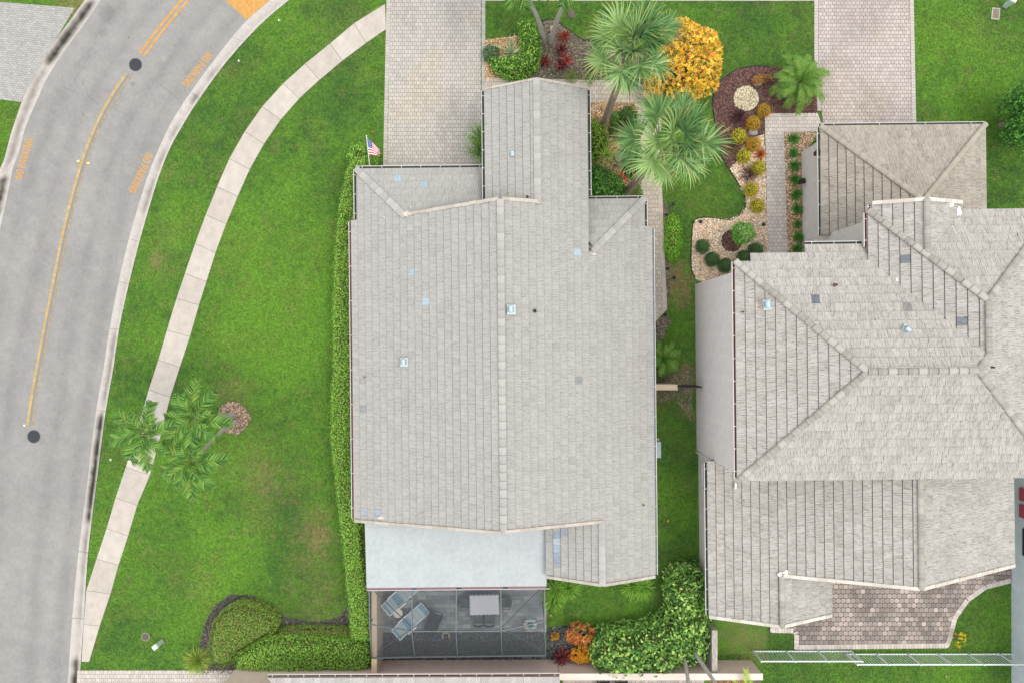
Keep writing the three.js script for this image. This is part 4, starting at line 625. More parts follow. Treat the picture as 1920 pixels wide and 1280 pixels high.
shrub('hedge', 'clipped hedge along the pink wall at the foot of the corner lawn', 'hedge', [[436, 1248], [440, 1234], [466, 1217], [500, 1202], [560, 1200], [640, 1206], [695, 1207], [697, 1245], [684, 1262], [600, 1265], [500, 1266], [440, 1263]], 1.2, 1.25, { round: 0.35, leaf: 0.085, dens: 620, cols: hedgeCols, lump: 0.08, shag: 0.08 });
shrub('hedge', 'low olive hedge strip behind the clipped hedge by the dark soil', 'hedge', [[520, 1183], [560, 1178], [655, 1181], [662, 1197], [560, 1199], [513, 1196]], 0.6, 0.65, { round: 0.2, leaf: 0.06, dens: 600, cols: oliveCols, lump: 0.05 });
shrub('bush', 'big rounded olive green bush at the end of the bottom hedge', 'bush', [[388, 1216], [397, 1169], [419, 1144], [444, 1134], [476, 1139], [505, 1156], [517, 1175], [509, 1188], [472, 1209], [443, 1228], [433, 1246], [411, 1254], [391, 1246]], 1.0, 1.15, { round: 0.9, leaf: 0.07, dens: 760, cols: oliveCols, lump: 0.06 });
shrub('hedge', 'bright green J shaped hedge in the front bed', 'hedge', [[974, 38], [987, 33], [1003, 37], [1010, 60], [1013, 100], [1006, 121], [980, 140], [956, 142], [931, 130], [919, 112], [920, 106], [950, 106], [970, 101], [979, 95], [977, 70]], 0.8, 0.85, { round: 0.25, leaf: 0.10, dens: 420, cols: brightCols.concat(['#2f5c18', '#3a6c1c']), lump: 0.12, shag: 0.1 });
shrub('hedge', 'tall broad leaved hedge in the corner between the two back gardens', 'hedge', [[1262, 1092], [1275, 1080], [1290, 1073], [1319, 1080], [1323, 1150], [1330, 1165], [1324, 1206], [1322, 1240], [1239, 1261], [1159, 1268], [1127, 1257], [1114, 1243], [1127, 1207], [1140, 1195], [1213, 1188], [1247, 1175], [1266, 1160], [1260, 1120]], 1.7, 1.8, { round: 0.7, leaf: 0.19, dens: 260, cols: ['#64903c', '#7ca646', '#98b85a', '#4a7632', '#547f36', '#acc66c', '#345628'], lump: 0.4, shag: 0.22 });
shrub('bush', 'low lime green bush beside the paved path', 'bush', [[1251, 412], [1256, 404], [1266, 403], [1274, 412], [1279, 426], [1275, 440], [1279, 456], [1272, 466], [1273, 480], [1262, 488], [1254, 480], [1250, 462], [1252, 440]], 0.5, 0.5, { round: 0.6, leaf: 0.08, dens: 480, shag: 0.12, cols: ['#6aa52c', '#7cb334', '#58942a', '#9ab53c', '#84b83a'], lump: 0.3 });
// shade tree at the eastern edge
function leafyTree(name, label, x, y, z, R, hgt, leaf, n, cols, squash = 0.75) {
  const t = thing(name, label, 'tree', [x, 0, z]); const gb = new GB(), clumps = [];
  for (let k = 0; k < 34; k++) { const d = rvec(0.35); clumps.push([V(d.x * R * rr(0.45, 0.85), hgt - R * squash + d.y * R * squash * rr(0.5, 0.85), d.z * R * rr(0.45, 0.85)), R * rr(0.26, 0.42)]); }
  for (let k = 0; k < n; k++) { const [c, r] = pick(clumps), d = rvec(0.25), p = c.clone().addScaledVector(d, r * rr(0.75, 1.05)); const nn = d.clone().addScaledVector(rvec(), 0.6).normalize(); leafTo(gb, p, rvec(-0.1).cross(nn).normalize(), nn, leaf * rr(0.7, 1.3), leaf * 0.55, vary(L(pick(cols)), 0.2)); }
  const tr = [tube([V(0, 0, 0), V(0.05, hgt * 0.3, 0.02), V(0, hgt * 0.55, 0)], 0.13, 12)]; for (let k = 0; k < 6; k++) { const c = clumps[k * 5][0]; tr.push(tube([V(0, hgt * 0.45, 0), c.clone().multiplyScalar(0.5).add(V(0, hgt * 0.27, 0)), c], 0.045, 8, 6)); }
  part('crown', gb.geo(), mats.leaf, t); part('trunk', merge(tr), mats.trunk, t); return t;
}
{ const p = at(1938, 208, 2.2); leafyTree('broadleaf_tree', 'dense glossy green tree overhanging the lawn past the garage', p.x, 0, p.z, 1.75, 3.6, 0.17, 6500, ['#487f30', '#568f38', '#3c6e2a', '#66a042', '#2e5622'], 0.9); }
{ const p = at(1394, 437, 1.1), b = at(1376, 452), t = thing('small_tree', 'small bright green tree leaning from its ring of mulch', 'tree', [b.x, 0, b.z]); const loc = xz(ring(1394, 437, 19, 18, 14, 0.2), 1.1).map(([x, z]) => [x - b.x, z - b.z]), [f] = shrubGeo(loc, 0.55, { round: 0.5, leaf: 0.1, dens: 520, cols: ['#569232', '#68a23a', '#467a2a', '#7ab048'], lump: 0.3, shag: 0.1, base: 0.85 }); part('crown', f, mats.leaf, t); part('trunk', merge(tube([V(0, 0, 0), V((p.x - b.x) * 0.4, 0.5, (p.z - b.z) * 0.4), V(p.x - b.x, 1.15, p.z - b.z)], 0.025, 10), tube([V(0.03, 0, 0.05), V((p.x - b.x) * 0.6, 0.6, (p.z - b.z) * 0.2), V(p.x - b.x + 0.2, 1.1, p.z - b.z + 0.1)], 0.02, 10)), mats.trunk, t); }

// clipped balls and small shrubs
const ballGroup = 'round clipped shrubs in the pale gravel';
[[1320, 461, 12, 'dark clipped ball shrub in the gravel, nearest the lawn edge'], [1338, 485, 12.5, 'dark clipped ball shrub in the gravel, second from the lawn edge'], [1363, 497, 12.5, 'dark clipped ball shrub half hidden by the villa wall corner'], [1398, 481, 12, 'dark clipped ball shrub mostly hidden by the villa eaves'], [1420, 468, 13, 'dark clipped ball shrub between the small tree and the garage path']].forEach(([x, y, r, l]) => shrub('ball_shrub', l, 'shrub', ring(x, y, r, r, 16, 0.03), 0.45, 0.62, { round: 0.32, leaf: 0.04, dens: 1500, cols: darkCols, lump: 0.03, shag: 0.02, cell: 0.07 }, ballGroup));
const yel = ['#b8a82a', '#c9b62e', '#a8a02a', '#8f9a2a', '#d2bd3a', '#7f8f2a'], mix = ['#b8a82a', '#8fa02c', '#c8702a', '#c84a2a', '#7f9a2c', '#d29a30'];
[[1436, 205, 11, mix, 'green and red croton ball beside the corner of the garage path'], [1415, 229, 12, mix, 'yellow and red croton ball above the grey stone'], [1388, 253, 12.5, yel, 'golden yellow ball shrub in the dark mulch'], [1415, 268, 12, mix, 'orange flecked croton at the tip of the gravel curve'], [1397, 291, 11.5, yel, 'yellow green ball shrub where mulch meets gravel'], [1424, 313, 12, yel, 'yellow ball shrub with orange shoots against the garage path'], [1411, 354, 11.5, yel, 'yellow ball shrub alone in the gravel, further from the small tree'], [1423, 384, 11.5, yel, 'yellow ball shrub alone in the gravel, nearer the small tree']].forEach(([x, y, r, c, l]) => shrub('croton_ball', l, 'shrub', ring(x, y, r, r, 16, 0.08), 0.4, 0.55, { round: 0.3, leaf: 0.06, dens: 1000, cols: c, lump: 0.1, shag: 0.05, cell: 0.07 }, 'yellow and orange ball shrubs'));

// strap leaved plants: every leaf grows from the crown of the plant
function rosette(name, label, category, px, py, o, group) {
  const { n = 30, len = 0.5, wid = 0.03, e0 = 0.3, e1 = 1.3, droop = 1.2, cols, tip, y0 = 0.02, own = false, spread = 0.03 } = o, p = at(px, py), t = thing(name, label, category, [p.x, 0, p.z], group); let gb = new GB();
  for (let k = 0; k < n; k++) {
    const a = k * 2.39996 + rr(-0.3, 0.3), e = lerp(e0, e1, Math.pow((k + 0.5) / n, 0.8)) + rr(-0.12, 0.12), c = vary(L(pick(cols)), 0.15), s = own ? 0 : spread; const d = V(Math.cos(a) * Math.cos(e), Math.sin(e), Math.sin(a) * Math.cos(e));
    if (own) gb = new GB(); bladeTo(gb, V(Math.cos(a) * s * rnd(), y0, Math.sin(a) * s * rnd()), d, len * rr(0.75, 1.15), wid * rr(0.85, 1.15), droop * rr(0.7, 1.25), c, 5, tip && L(tip)); if (own) part('leaf' + (k ? '_' + String(k).padStart(3, '0') : ''), gb.geo(), mats.leaf, t);
  }
  if (!own) part('leaf_tuft', gb.geo(), mats.leaf, t); return t;
}
const lir = ['#3f7a2c', '#4c8a32', '#366a28', '#5a9638'];
[[1487, 262, 0.38, 'green grass tuft at the garage path corner of the stone strip'], [1487, 288, 0.30, 'small green grass tuft beside the white stone'], [1489, 312, 0.36, 'third grass tuft along the garage wall counted from the driveway'], [1490, 338, 0.36, 'fourth grass tuft along the garage wall counted from the driveway'], [1492, 366, 0.36, 'fifth grass tuft along the garage wall counted from the driveway'], [1494, 393, 0.38, 'sixth grass tuft along the garage wall counted from the driveway'], [1495, 421, 0.24, 'smallest grass tuft in the stone strip by the garage wall'], [1496, 445, 0.38, 'last full grass tuft before the villa roof along the garage wall'], [1494, 468, 0.36, 'grass tuft half covered by the villa eaves']].forEach(([x, y, l, t]) => rosette('lilyturf', t, 'plant', x, y, { n: 150, len: l, wid: 0.022, e0: 0.35, e1: 1.5, droop: 1.7, cols: lir, spread: 0.1 }, 'grass tufts along the garage wall'));
const red = ['#6c2a30', '#7e343a', '#58222a', '#8c4242', '#924e44', '#481c22'];
[[1052, 97, 'deep red cordyline nearest the twin palm trunks'], [1062, 116, 'bright pinkish red cordyline with the longest leaves', ['#a04a48', '#ac5a4c', '#903c40']], [1022, 119, 'dark red cordyline beside the J shaped hedge'], [1051, 125, 'red cordyline tucked under the pinkish one'], [1057, 72, 'small rust red cordyline near the bed edging', ['#8a4034', '#7a3028']], [1112, 127, 'red cordyline under the fan palm leaves', ['#8a2c2a', '#702020', '#a04a38']]].forEach(([x, y, l, c]) => rosette('cordyline', l, 'plant', x, y, { n: 30, len: 0.42, wid: 0.085, e0: 0.25, e1: 1.35, droop: 0.9, cols: c || red, own: true, y0: 0.12 }, 'red cordylines in the front bed'));
rosette('agave', 'striped spiky agave in the tan mulch of the front bed', 'plant', 958, 101, { n: 34, len: 0.95, wid: 0.07, e0: 0.2, e1: 1.3, droop: 0.25, cols: ['#9fb08a', '#b0bd92', '#8a9f78', '#7f9470'], tip: '#b8bf98', own: true });
shrub('bush', 'blue green feathery bush between driveway and agave', 'bush', [[907, 88], [918, 80], [932, 86], [934, 100], [925, 110], [908, 108]], 0.5, 0.55, { round: 0.4, leaf: 0.08, dens: 500, cols: ['#4f6f4c', '#5c7f58', '#456444', '#6a8a60'], lump: 0.3, shag: 0.1 });
for (const [x, y, l, cols] of [[1384, 221, 'purple fountain grass beside the pebble circle', ['#4a2a30', '#5c343a', '#3a2026']], [1375, 270, 'olive fountain grass in the mulch point', ['#5a5a34', '#6a6240', '#4a4a2c', '#7a4a40']], [1402, 328, 'purple fountain grass among the yellow balls', ['#4a2a30', '#5c3a3a', '#6a4a40']]]) rosette('fountain_grass', l, 'plant', x, y, { n: 190, len: 0.62, wid: 0.014, e0: 0.2, e1: 1.5, droop: 1.4, cols, spread: 0.12 });
rosette('bromeliad', 'spiky orange bromeliad beside the garage path', 'plant', 1425, 291, { n: 60, len: 0.42, wid: 0.04, e0: 0.15, e1: 1.4, droop: 0.5, cols: ['#a85a2a', '#b86a30', '#8f4a26', '#c2803a'], own: true });
rosette('fountain_grass', 'tall green grass clump wedged between driveway and front wing', 'plant', 904, 262, { n: 260, len: 1.1, wid: 0.02, e0: 0.9, e1: 1.55, droop: 0.9, cols: ['#6a9a40', '#7aac48', '#86a04a'], spread: 0.35 });
rosette('fountain_grass', 'second tall grass clump against the front wing gutter', 'plant', 904, 288, { n: 260, len: 1.1, wid: 0.02, e0: 0.9, e1: 1.55, droop: 0.9, cols: ['#6a9a40', '#7aac48', '#86a04a'], spread: 0.35 });
rosette('fountain_grass', 'yellow green grass clump at the pavement end of the bottom hedge', 'plant', 373, 1235, { n: 320, len: 0.75, wid: 0.025, e0: 0.4, e1: 1.5, droop: 1.5, cols: ['#7f9a3c', '#8fa844', '#6f8a34', '#a0a84c'], spread: 0.25 });
for (const [x, y, l] of [[1043, 1104, 'arching green grass clump under the rear gable by the screen'], [1064, 1100, 'second arching grass clump under the rear gable'], [1186, 1096, 'arching grass clump under the far rear eave'], [1203, 1098, 'yellowish grass clump at the rear house corner'], [1036, 1120, 'small grass clump beside the screen frame']]) rosette('lilyturf', l, 'plant', x, y, { n: 170, len: 0.8, wid: 0.03, e0: 0.3, e1: 1.5, droop: 1.5, cols: ['#6a9a38', '#7fae42', '#568a30', '#96b04a'], spread: 0.15 }, 'grass clumps along the rear wall');

// broad leaved orange crotons: clusters of leaves on short stems
function croton(name, label, pxPoly, hp, h, leaf, nClus, cols, per = 11, group) {
  const w = xz(pxPoly, hp), c = w.reduce((s, p) => [s[0] + p[0] / w.length, s[1] + p[1] / w.length], [0, 0]), t = thing(name, label, 'shrub', [c[0], 0, c[1]], group), poly = w.map(([x, z]) => [x - c[0], z - c[1]]), B = bounds(poly), gb = new GB(), R = Math.max(B[2] - B[0], B[3] - B[1]) / 2, stems = [];
  let made = 0, tr = 0; while (made < nClus && tr++ < nClus * 20) {
    const x = rr(B[0], B[2]), z = rr(B[1], B[3]); if (!inside(x, z, poly)) continue; const d = edgeDist(x, z, poly), k = clamp(d / (R * 0.75)), y = h * (0.35 + 0.65 * Math.sqrt(1 - (1 - k) * (1 - k))) * rr(0.82, 1.03), p = V(x, y, z), axis = V(x / R * 0.9, 1, z / R * 0.9).normalize(), cc = L(pick(cols));
    for (let m = 0; m < per; m++) { const a = m * 2.4 + rnd(), e = rr(0.15, 1.1), d1 = V(Math.cos(a) * Math.cos(e), Math.sin(e), Math.sin(a) * Math.cos(e)).addScaledVector(axis, 0.25).normalize(); leafTo(gb, p, d1, V(0, 1, 0).addScaledVector(d1, -0.3), leaf * rr(0.7, 1.25), leaf * 0.36, vary(rnd() < 0.25 ? L(pick(cols)) : cc, 0.15), 0.12); }
    if (made % 6 === 0) stems.push(tube([V(x * 0.15, 0, z * 0.15), V(x * 0.6, y * 0.55, z * 0.6), p], 0.014, 6, 5)); made++;
  }
  part('foliage', gb.geo(), mats.leaf, t); part('stem', merge(stems), mats.trunk, t); return t;
}
const orange = ['#d8b030', '#e2c03c', '#cfa82c', '#d89c40', '#b8a834', '#ecd868', '#9c9430', '#cc8c48', '#e8cc50', '#6c7428', '#dcb078', '#e6c648'];
croton('croton', 'large golden orange croton shrub beside the fan palm', [[1246, 40], [1260, 24], [1292, 24], [1314, 37], [1350, 52], [1363, 84], [1357, 131], [1353, 155], [1338, 167], [1305, 186], [1278, 198], [1249, 174], [1228, 187], [1212, 168], [1216, 140], [1226, 100], [1240, 70]], 1.7, 2.2, 0.155, 1300, orange, 9);
croton('croton', 'orange red croton in the dark gravel by the screen', [[1058, 1186], [1072, 1174], [1092, 1172], [1112, 1182], [1112, 1200], [1096, 1212], [1070, 1208], [1060, 1198]], 0.8, 0.95, 0.2, 70, ['#bc6438', '#c67c40', '#ae5a38', '#bc9046', '#8e4c34', '#d09c60', '#867a3a']);
croton('croton', 'yellow orange croton against the pink rear wall', [[1068, 1232], [1076, 1218], [1092, 1214], [1112, 1222], [1114, 1236], [1100, 1244], [1080, 1244]], 0.7, 0.85, 0.17, 70, ['#d29a26', '#dba62e', '#cf8030', '#b8902a']);
croton('croton', 'small orange croton between the two larger ones', [[1112, 1214], [1124, 1208], [1130, 1218], [1122, 1228], [1114, 1226]], 0.5, 0.6, 0.14, 22, ['#c98a2a', '#b8702a', '#8f8a2a']);
croton('croton', 'tiny orange croton beside the screen frame', [[1031, 1190], [1040, 1186], [1048, 1192], [1044, 1200], [1034, 1200]], 0.3, 0.35, 0.13, 14, ['#d2802a', '#c8602a', '#8f9a2a']);
rosette('cordyline', 'large crimson cordyline at the foot of the pink wall', 'plant', 1053, 1224, { n: 54, len: 0.6, wid: 0.085, e0: 0.1, e1: 1.35, droop: 0.6, cols: ['#6c2630', '#7c303a', '#581f28', '#8c4442'], own: true, y0: 0.3 });
croton('flowering_plant', 'yellow flowering plant at the curved patio border', [[1790, 1192], [1802, 1184], [1814, 1192], [1814, 1210], [1800, 1216], [1790, 1206]], 0.5, 0.6, 0.1, 40, ['#d8b81e', '#5f8a2c', '#4f7a26', '#e0c42a', '#6d9a30']);
// courtyard planting between front wing and path
shrub('bush', 'leafy green bush filling the court corner under the eave', 'bush', [[1106, 315], [1122, 308], [1150, 322], [1170, 340], [1172, 366], [1150, 376], [1108, 376]], 1.2, 1.4, { round: 0.6, leaf: 0.13, dens: 320, cols: ['#488232', '#569038', '#36652a', '#6ca046'], lump: 0.3, shag: 0.12 });
shrub('bush', 'yellow green hedge plant beside the front wing gutter', 'bush', [[1105, 228], [1116, 222], [1136, 240], [1140, 262], [1128, 285], [1106, 300]], 1.0, 1.15, { round: 0.5, leaf: 0.12, dens: 340, cols: ['#5f8a2a', '#78992e', '#4a7a24', '#8fa034'], lump: 0.25, shag: 0.1 });
rosette('spider_plant', 'spiky pale green plant in the middle of the court', 'plant', 1133, 297, { n: 44, len: 0.85, wid: 0.045, e0: 0.1, e1: 1.4, droop: 0.9, cols: ['#8fae4a', '#a2b858', '#7f9f40'], own: true, y0: 0.5 });
shrub('bush', 'dark fine leaved bush leaning on the court path', 'bush', [[1178, 300], [1190, 288], [1200, 300], [1202, 318], [1190, 332], [1176, 322]], 0.6, 0.7, { round: 0.4, leaf: 0.08, dens: 520, cols: ['#3a6a36', '#4a7a40', '#2f5a2e', '#5a8446'], lump: 0.25 });
shrub('bush', 'dark green bush in the court below the paved corner', 'bush', [[1166, 205], [1182, 196], [1196, 206], [1196, 228], [1180, 236], [1166, 226]], 0.6, 0.7, { round: 0.4, leaf: 0.08, dens: 480, cols: ['#3f6a30', '#4f7c38', '#335a2a'], lump: 0.3, shag: 0.08 });
shrub('bush', 'small fern green bush beside the leaning palm trunk', 'bush', [[1146, 212], [1156, 206], [1164, 216], [1160, 232], [1148, 230]], 0.5, 0.55, { round: 0.3, leaf: 0.08, dens: 500, cols: ['#4f8030', '#5f9038', '#3f6a2a'], lump: 0.3, shag: 0.08 });
shrub('bush', 'olive cushion plant by the court stone', 'bush', [[1142, 240], [1154, 232], [1162, 242], [1160, 254], [1146, 254]], 0.3, 0.35, { round: 0.3, leaf: 0.05, dens: 700, cols: ['#5a6a34', '#67743c', '#4c5c2e'], lump: 0.2 });
rosette('bromeliad', 'yellow leaved bromeliad at the base of the leaning palm', 'plant', 1140, 232, { n: 22, len: 0.34, wid: 0.05, e0: 0.2, e1: 1.3, droop: 0.5, cols: ['#c9a43a', '#b8903a', '#a8a040'], own: true });
for (const [x, y, l] of [[1153, 264, 'red flower head in the court nearer the palm base'], [1153, 275, 'orange red flower head in the court below the first'], [1166, 326, 'red flower head near the tilted stone'], [1172, 333, 'orange flower head by the second palm base']]) croton('flower', l, [[x - 3, y], [x, y - 3], [x + 3, y], [x, y + 3]], 0.35, 0.4, 0.09, 5, ['#d8482a', '#e06038', '#c83a2a'], 8, 'red flowers in the court');
shrub('ground_cover', 'low pale green cover by the second palm base', 'plant', [[1186, 352], [1200, 346], [1206, 362], [1198, 376], [1186, 372]], 0.3, 0.35, { round: 0.3, leaf: 0.09, dens: 420, cols: ['#6f8f4a', '#7f9a58', '#5c7f40'], lump: 0.3 });
for (const [x, y, r, l] of [[1072, 146, 9, 'patch of grassy weed at the edge of the front bed'], [1105, 148, 7, 'small grassy weed nearer the fan palm'], [1140, 140, 10, 'weedy green tuft under the fan palm']]) rosette('weed', l, 'plant', x, y, { n: 90, len: 0.28, wid: 0.02, e0: 0.3, e1: 1.4, droop: 1.3, cols: ['#6a8a30', '#7a983a', '#5c7c2c'], spread: 0.25 }, 'weeds in the front bed');

// ---------- palms ----------
function featherFrond(Lf, leafL, n, o = {}) { // rachis along +x, leaflets on both sides
  const { e0 = 0.7, droop = 1.7, cols, wid = 0.035, rach = '#6f8438', vee = 0.35, hang = 0.5, start = 0.14, fwd = 0.55, bend = 0, plume = 0 } = o, gb = new GB(), N = 24; let p = V(0, 0, 0), e = e0; const path = [];
  for (let k = 0; k <= N; k++) { path.push([p.clone().add(V(0, 0, bend * (k / N) ** 2 * Lf * 0.5)), e]); p = p.clone().add(V(Math.cos(e), Math.sin(e), 0).multiplyScalar(Lf / N)); e -= droop / N * (0.5 + k / N); }
  const rc = L(rach); let prev; path.forEach(([q, ee], k) => { const w = lerp(0.035, 0.006, k / N), u = V(-Math.sin(ee), Math.cos(ee), 0).multiplyScalar(w * 0.7), a = gb.v(q.x, q.y, q.z + w, rc), b = gb.v(q.x + u.x, q.y + u.y, q.z, rc), c = gb.v(q.x, q.y, q.z - w, rc); if (prev) { gb.quad(prev[0], prev[1], b, a); gb.quad(prev[1], prev[2], c, b); } prev = [a, b, c]; });
  for (let k = 0; k < n; k++) for (const s of [-1, 1]) {
    const t = start + (1 - start) * (k + rr(0.1, 0.6)) / n, f = t * N, i = Math.min(N - 1, Math.floor(f)), q = path[i][0].clone().lerp(path[i + 1][0], f - i), ee = path[i][1], l = leafL * (0.35 + 0.75 * Math.sin(Math.PI * clamp(0.12 + 0.8 * t))) * rr(0.85, 1.15), fw = fwd + 0.5 * t, d = V(Math.cos(ee) * fw, Math.sin(ee) * fw + vee * (plume ? rr(-0.35, 0.95) : rr(0.4, 1.3)), s).normalize(), c = vary(L(pick(cols)), 0.15);
    let prev2; const side = V(Math.cos(ee), Math.sin(ee), 0); let r = q, dd = d; for (let m = 0; m <= 3; m++) { const w = wid * [0.55, 1, 0.75, 0.06][m] / 2, a = gb.v(r.x + side.x * w, r.y + side.y * w, r.z, c), b = gb.v(r.x - side.x * w, r.y - side.y * w, r.z, c); if (prev2) gb.quad(prev2[0], prev2[1], b, a); prev2 = [a, b]; r = r.clone().addScaledVector(dd, l / 3); dd = dd.clone().add(V(0, -hang * rr(0.8, 1.3) * 0.5, 0)).normalize(); }
  }
  return gb.geo();
}
function fanLeaf(pet, rad, o = {}) { // petiole along +x, then a fan of narrow segments with drooping threads
  const { e0 = 0.6, cols, n = 40, arc = 2.6, droop = 0.9 } = o, gb = new GB(), pc = L('#8fae5a'); let prev; const M = 6; let p = V(0, 0, 0), e = e0;
  for (let k = 0; k <= M; k++) { const w = 0.025, a = gb.v(p.x, p.y, p.z + w, pc), b = gb.v(p.x, p.y + w * 0.6, p.z, pc), c = gb.v(p.x, p.y, p.z - w, pc); if (prev) { gb.quad(prev[0], prev[1], b, a); gb.quad(prev[1], prev[2], c, b); } prev = [a, b, c]; if (k < M) { p = p.clone().add(V(Math.cos(e), Math.sin(e), 0).multiplyScalar(pet / M)); e -= 0.07; } }
  const fx = V(Math.cos(e), Math.sin(e), 0), up = V(-Math.sin(e), Math.cos(e), 0);
  for (let k = 0; k < n; k++) {
    const a = lerp(-arc, arc, (k + 0.5) / n) + rr(-0.03, 0.03), l = rad * (1.05 - 0.3 * Math.abs(a) / arc) * rr(0.86, 1.12), zig = k % 2 ? 0.05 : -0.05; let d = fx.clone().multiplyScalar(Math.cos(a)).add(V(0, 0, Math.sin(a))).addScaledVector(up, 0.28 * Math.abs(Math.sin(a)) + zig + rr(-0.05, 0.08)).normalize(), q = p.clone().addScaledVector(fx, 0.12 * Math.max(0, Math.cos(a))), side = V().crossVectors(d, up).normalize(), c = vary(L(pick(cols)), 0.14), pv, tipc = rnd() < 0.15 ? L('#b8a868') : c; const ws = [0.012, 0.042, 0.036, 0.02, 0.011, 0.004];
    for (let m = 0; m <= 5; m++) { const w = ws[m] * rad / 0.95, cc = m > 3 ? tipc : c, a1 = gb.v(q.x + side.x * w, q.y + side.y * w, q.z + side.z * w, cc), mid = gb.v(q.x - up.x * w * 0.5, q.y - up.y * w * 0.5, q.z, cc), b1 = gb.v(q.x - side.x * w, q.y - side.y * w, q.z - side.z * w, cc); if (pv) { gb.quad(pv[0], pv[1], mid, a1); gb.quad(pv[1], pv[2], b1, mid); } pv = [a1, mid, b1]; q = q.clone().addScaledVector(d, l / 5); if (m >= 1) { d = d.clone().add(V(rr(-0.06, 0.06), -droop * (m - 0.4) * 0.14, rr(-0.06, 0.06))).normalize(); } }
  }
  return gb.geo();
}
function trunkGeo(pts, r0, r1, rings = 40, flare = 1.5) { // tapered trunk with leaf scar rings
  const c = new THREE.CatmullRomCurve3(pts), gb = new GB(), n = 10; let prev, w = [1, 1, 1];
  for (let k = 0; k <= rings; k++) { const t = k / rings, p = c.getPoint(t), r = lerp(r0, r1, t) * (1 + (flare - 1) * Math.exp(-t * 16)) * (k % 2 ? 1.05 : 0.97), row = []; for (let i = 0; i <= n; i++) { const a = i / n * 6.283; row.push(gb.v(p.x + r * Math.cos(a), p.y, p.z + r * Math.sin(a), w, i / n, t * 6)); } if (prev) for (let i = 0; i < n; i++) gb.quad(prev[i], row[i], row[i + 1], prev[i + 1]); prev = row; }
  return gb.geo();
}
const featherCols = ['#4a7a30', '#588c36', '#3a642a', '#6c983e', '#8aa64a', '#2f5224'], fanCols = ['#5f8248', '#6e9254', '#4e703c', '#7e9f62', '#9cb47a'];
function palm(name, label, base, crown, hgt, r0, r1, mat, fronds, list, group) {
  const b = at(...base), c = at(crown[0], crown[1], hgt), t = thing(name, label, 'palm', [b.x, 0, b.z], group), top = V(c.x - b.x, hgt, c.z - b.z);
  part('trunk', trunkGeo([V(0, 0, 0), V(top.x * 0.22, hgt * 0.33, top.z * 0.22), V(top.x * 0.6, hgt * 0.68, top.z * 0.6), top], r0, r1), mat, t);
  list.forEach(([a, el, sc], k) => { const m = part('frond' + (k ? '_' + String(k).padStart(3, '0') : ''), fronds[k % fronds.length], mats.leaf, t); m.position.copy(top).add(V(0, 0.02 * (k % 5), 0)); m.rotation.set(0, a, el, 'YZX'); m.scale.setScalar(sc); });
  return t;
}
const spin = (n, e0, e1, s0 = 0.85, s1 = 1.1, a0 = 0) => { const o = []; for (let k = 0; k < n; k++) o.push([a0 + k * 2.39996 + rr(-0.2, 0.2), lerp(e0, e1, k / (n - 1)) + rr(-0.1, 0.1), rr(s0, s1)]); return o; };
const ff = [0, 1, 2].map((k) => featherFrond(1.95, 0.5, 130, { e0: 0.8, droop: [2.1, 2.6, 1.7][k], cols: k === 2 ? featherCols.concat(['#8c9a40']) : featherCols, hang: [0.7, 1.0, 0.5][k], wid: 0.038, vee: 1, plume: 1, fwd: 0.85, bend: [0.25, -0.3, 0.1][k] }));
palm('feather_palm', 'leaning palm whose crown hangs over the pavement', [432, 781], [275, 812], 5.9, 0.10, 0.06, mats.trunkPale, ff, [[0.4, 0.1, 0.86], [1.3, 0, 0.90], [2.5, -0.1, 0.86], [3.4, 0.05, 0.90], [4.1, -0.1, 0.95], [4.9, 0, 0.90], [5.7, 0.2, 0.77], [2.0, 0.35, 0.69], [0.9, 0.4, 0.65], [3.0, 0.5, 0.60], [4.5, 0.45, 0.65]], 'three palms rising from one ring of mulch');
palm('feather_palm', 'palm of the corner lawn clump with the crown nearest the street bend', [436, 776], [365, 781], 5.6, 0.10, 0.06, mats.trunkPale, ff, [[-0.05, 0, 0.95], [0.75, 0.1, 0.90], [1.5, -0.05, 0.90], [2.3, 0.1, 0.77], [3.1, 0, 0.86], [4.0, 0, 0.86], [4.75, -0.1, 0.90], [5.4, 0.15, 0.86], [0.3, 0.45, 0.69], [1.9, 0.4, 0.69], [3.6, 0.4, 0.65], [5.9, 0.5, 0.60]], 'three palms rising from one ring of mulch');
palm('feather_palm', 'palm of the corner lawn clump with the lowest crown and bare trunk showing', [441, 790], [362, 864], 5.3, 0.10, 0.06, mats.trunkPale, ff, [[0.2, 0.05, 0.95], [1.1, 0.3, 0.77], [2.6, 0.1, 0.82], [3.5, -0.1, 0.90], [4.2, -0.15, 0.95], [4.8, -0.1, 0.95], [5.5, 0, 0.90], [6.0, 0.2, 0.77], [3.9, 0.4, 0.69], [4.5, 0.3, 0.73], [5.1, 0.4, 0.69], [0.7, 0.5, 0.60], [2.2, 0.4, 0.60]], 'three palms rising from one ring of mulch');
const fl = [[1.0, 0.95, 0.6, 1.0, 2.2, 0], [1.15, 1.0, 0.5, 1.4, 2.0, 1], [0.85, 0.95, 0.7, 0.8, 2.4, 2], [1.25, 0.9, 0.6, 1.7, 2.0, 3], [0.95, 1.05, 0.4, 1.2, 2.3, 4]].map(([a, b, c, d, r, k]) => fanLeaf(a, b, { cols: [fanCols, fanCols.slice(0, 3), fanCols.slice(2), ['#567a46', '#648a50', '#486a3a'], ['#7c9c56', '#92ae6c', '#708e4e']][k], e0: c, droop: d, arc: r, n: 34 }));
palm('fan_palm', 'tall fan palm leaning over the front bed beside the orange croton', [1131, 236], [1180, 97], 6.0, 0.19, 0.15, mats.trunk, fl, spin(20, -0.9, 1.15, 0.98, 1.25), 'fan palms in front of the central house');
palm('fan_palm', 'tall fan palm leaning over the paved path beside the front lawn', [1172, 362], [1262, 272], 6.0, 0.19, 0.15, mats.trunk, fl, spin(20, -0.9, 1.15, 1.0, 1.3, 1.0), 'fan palms in front of the central house');
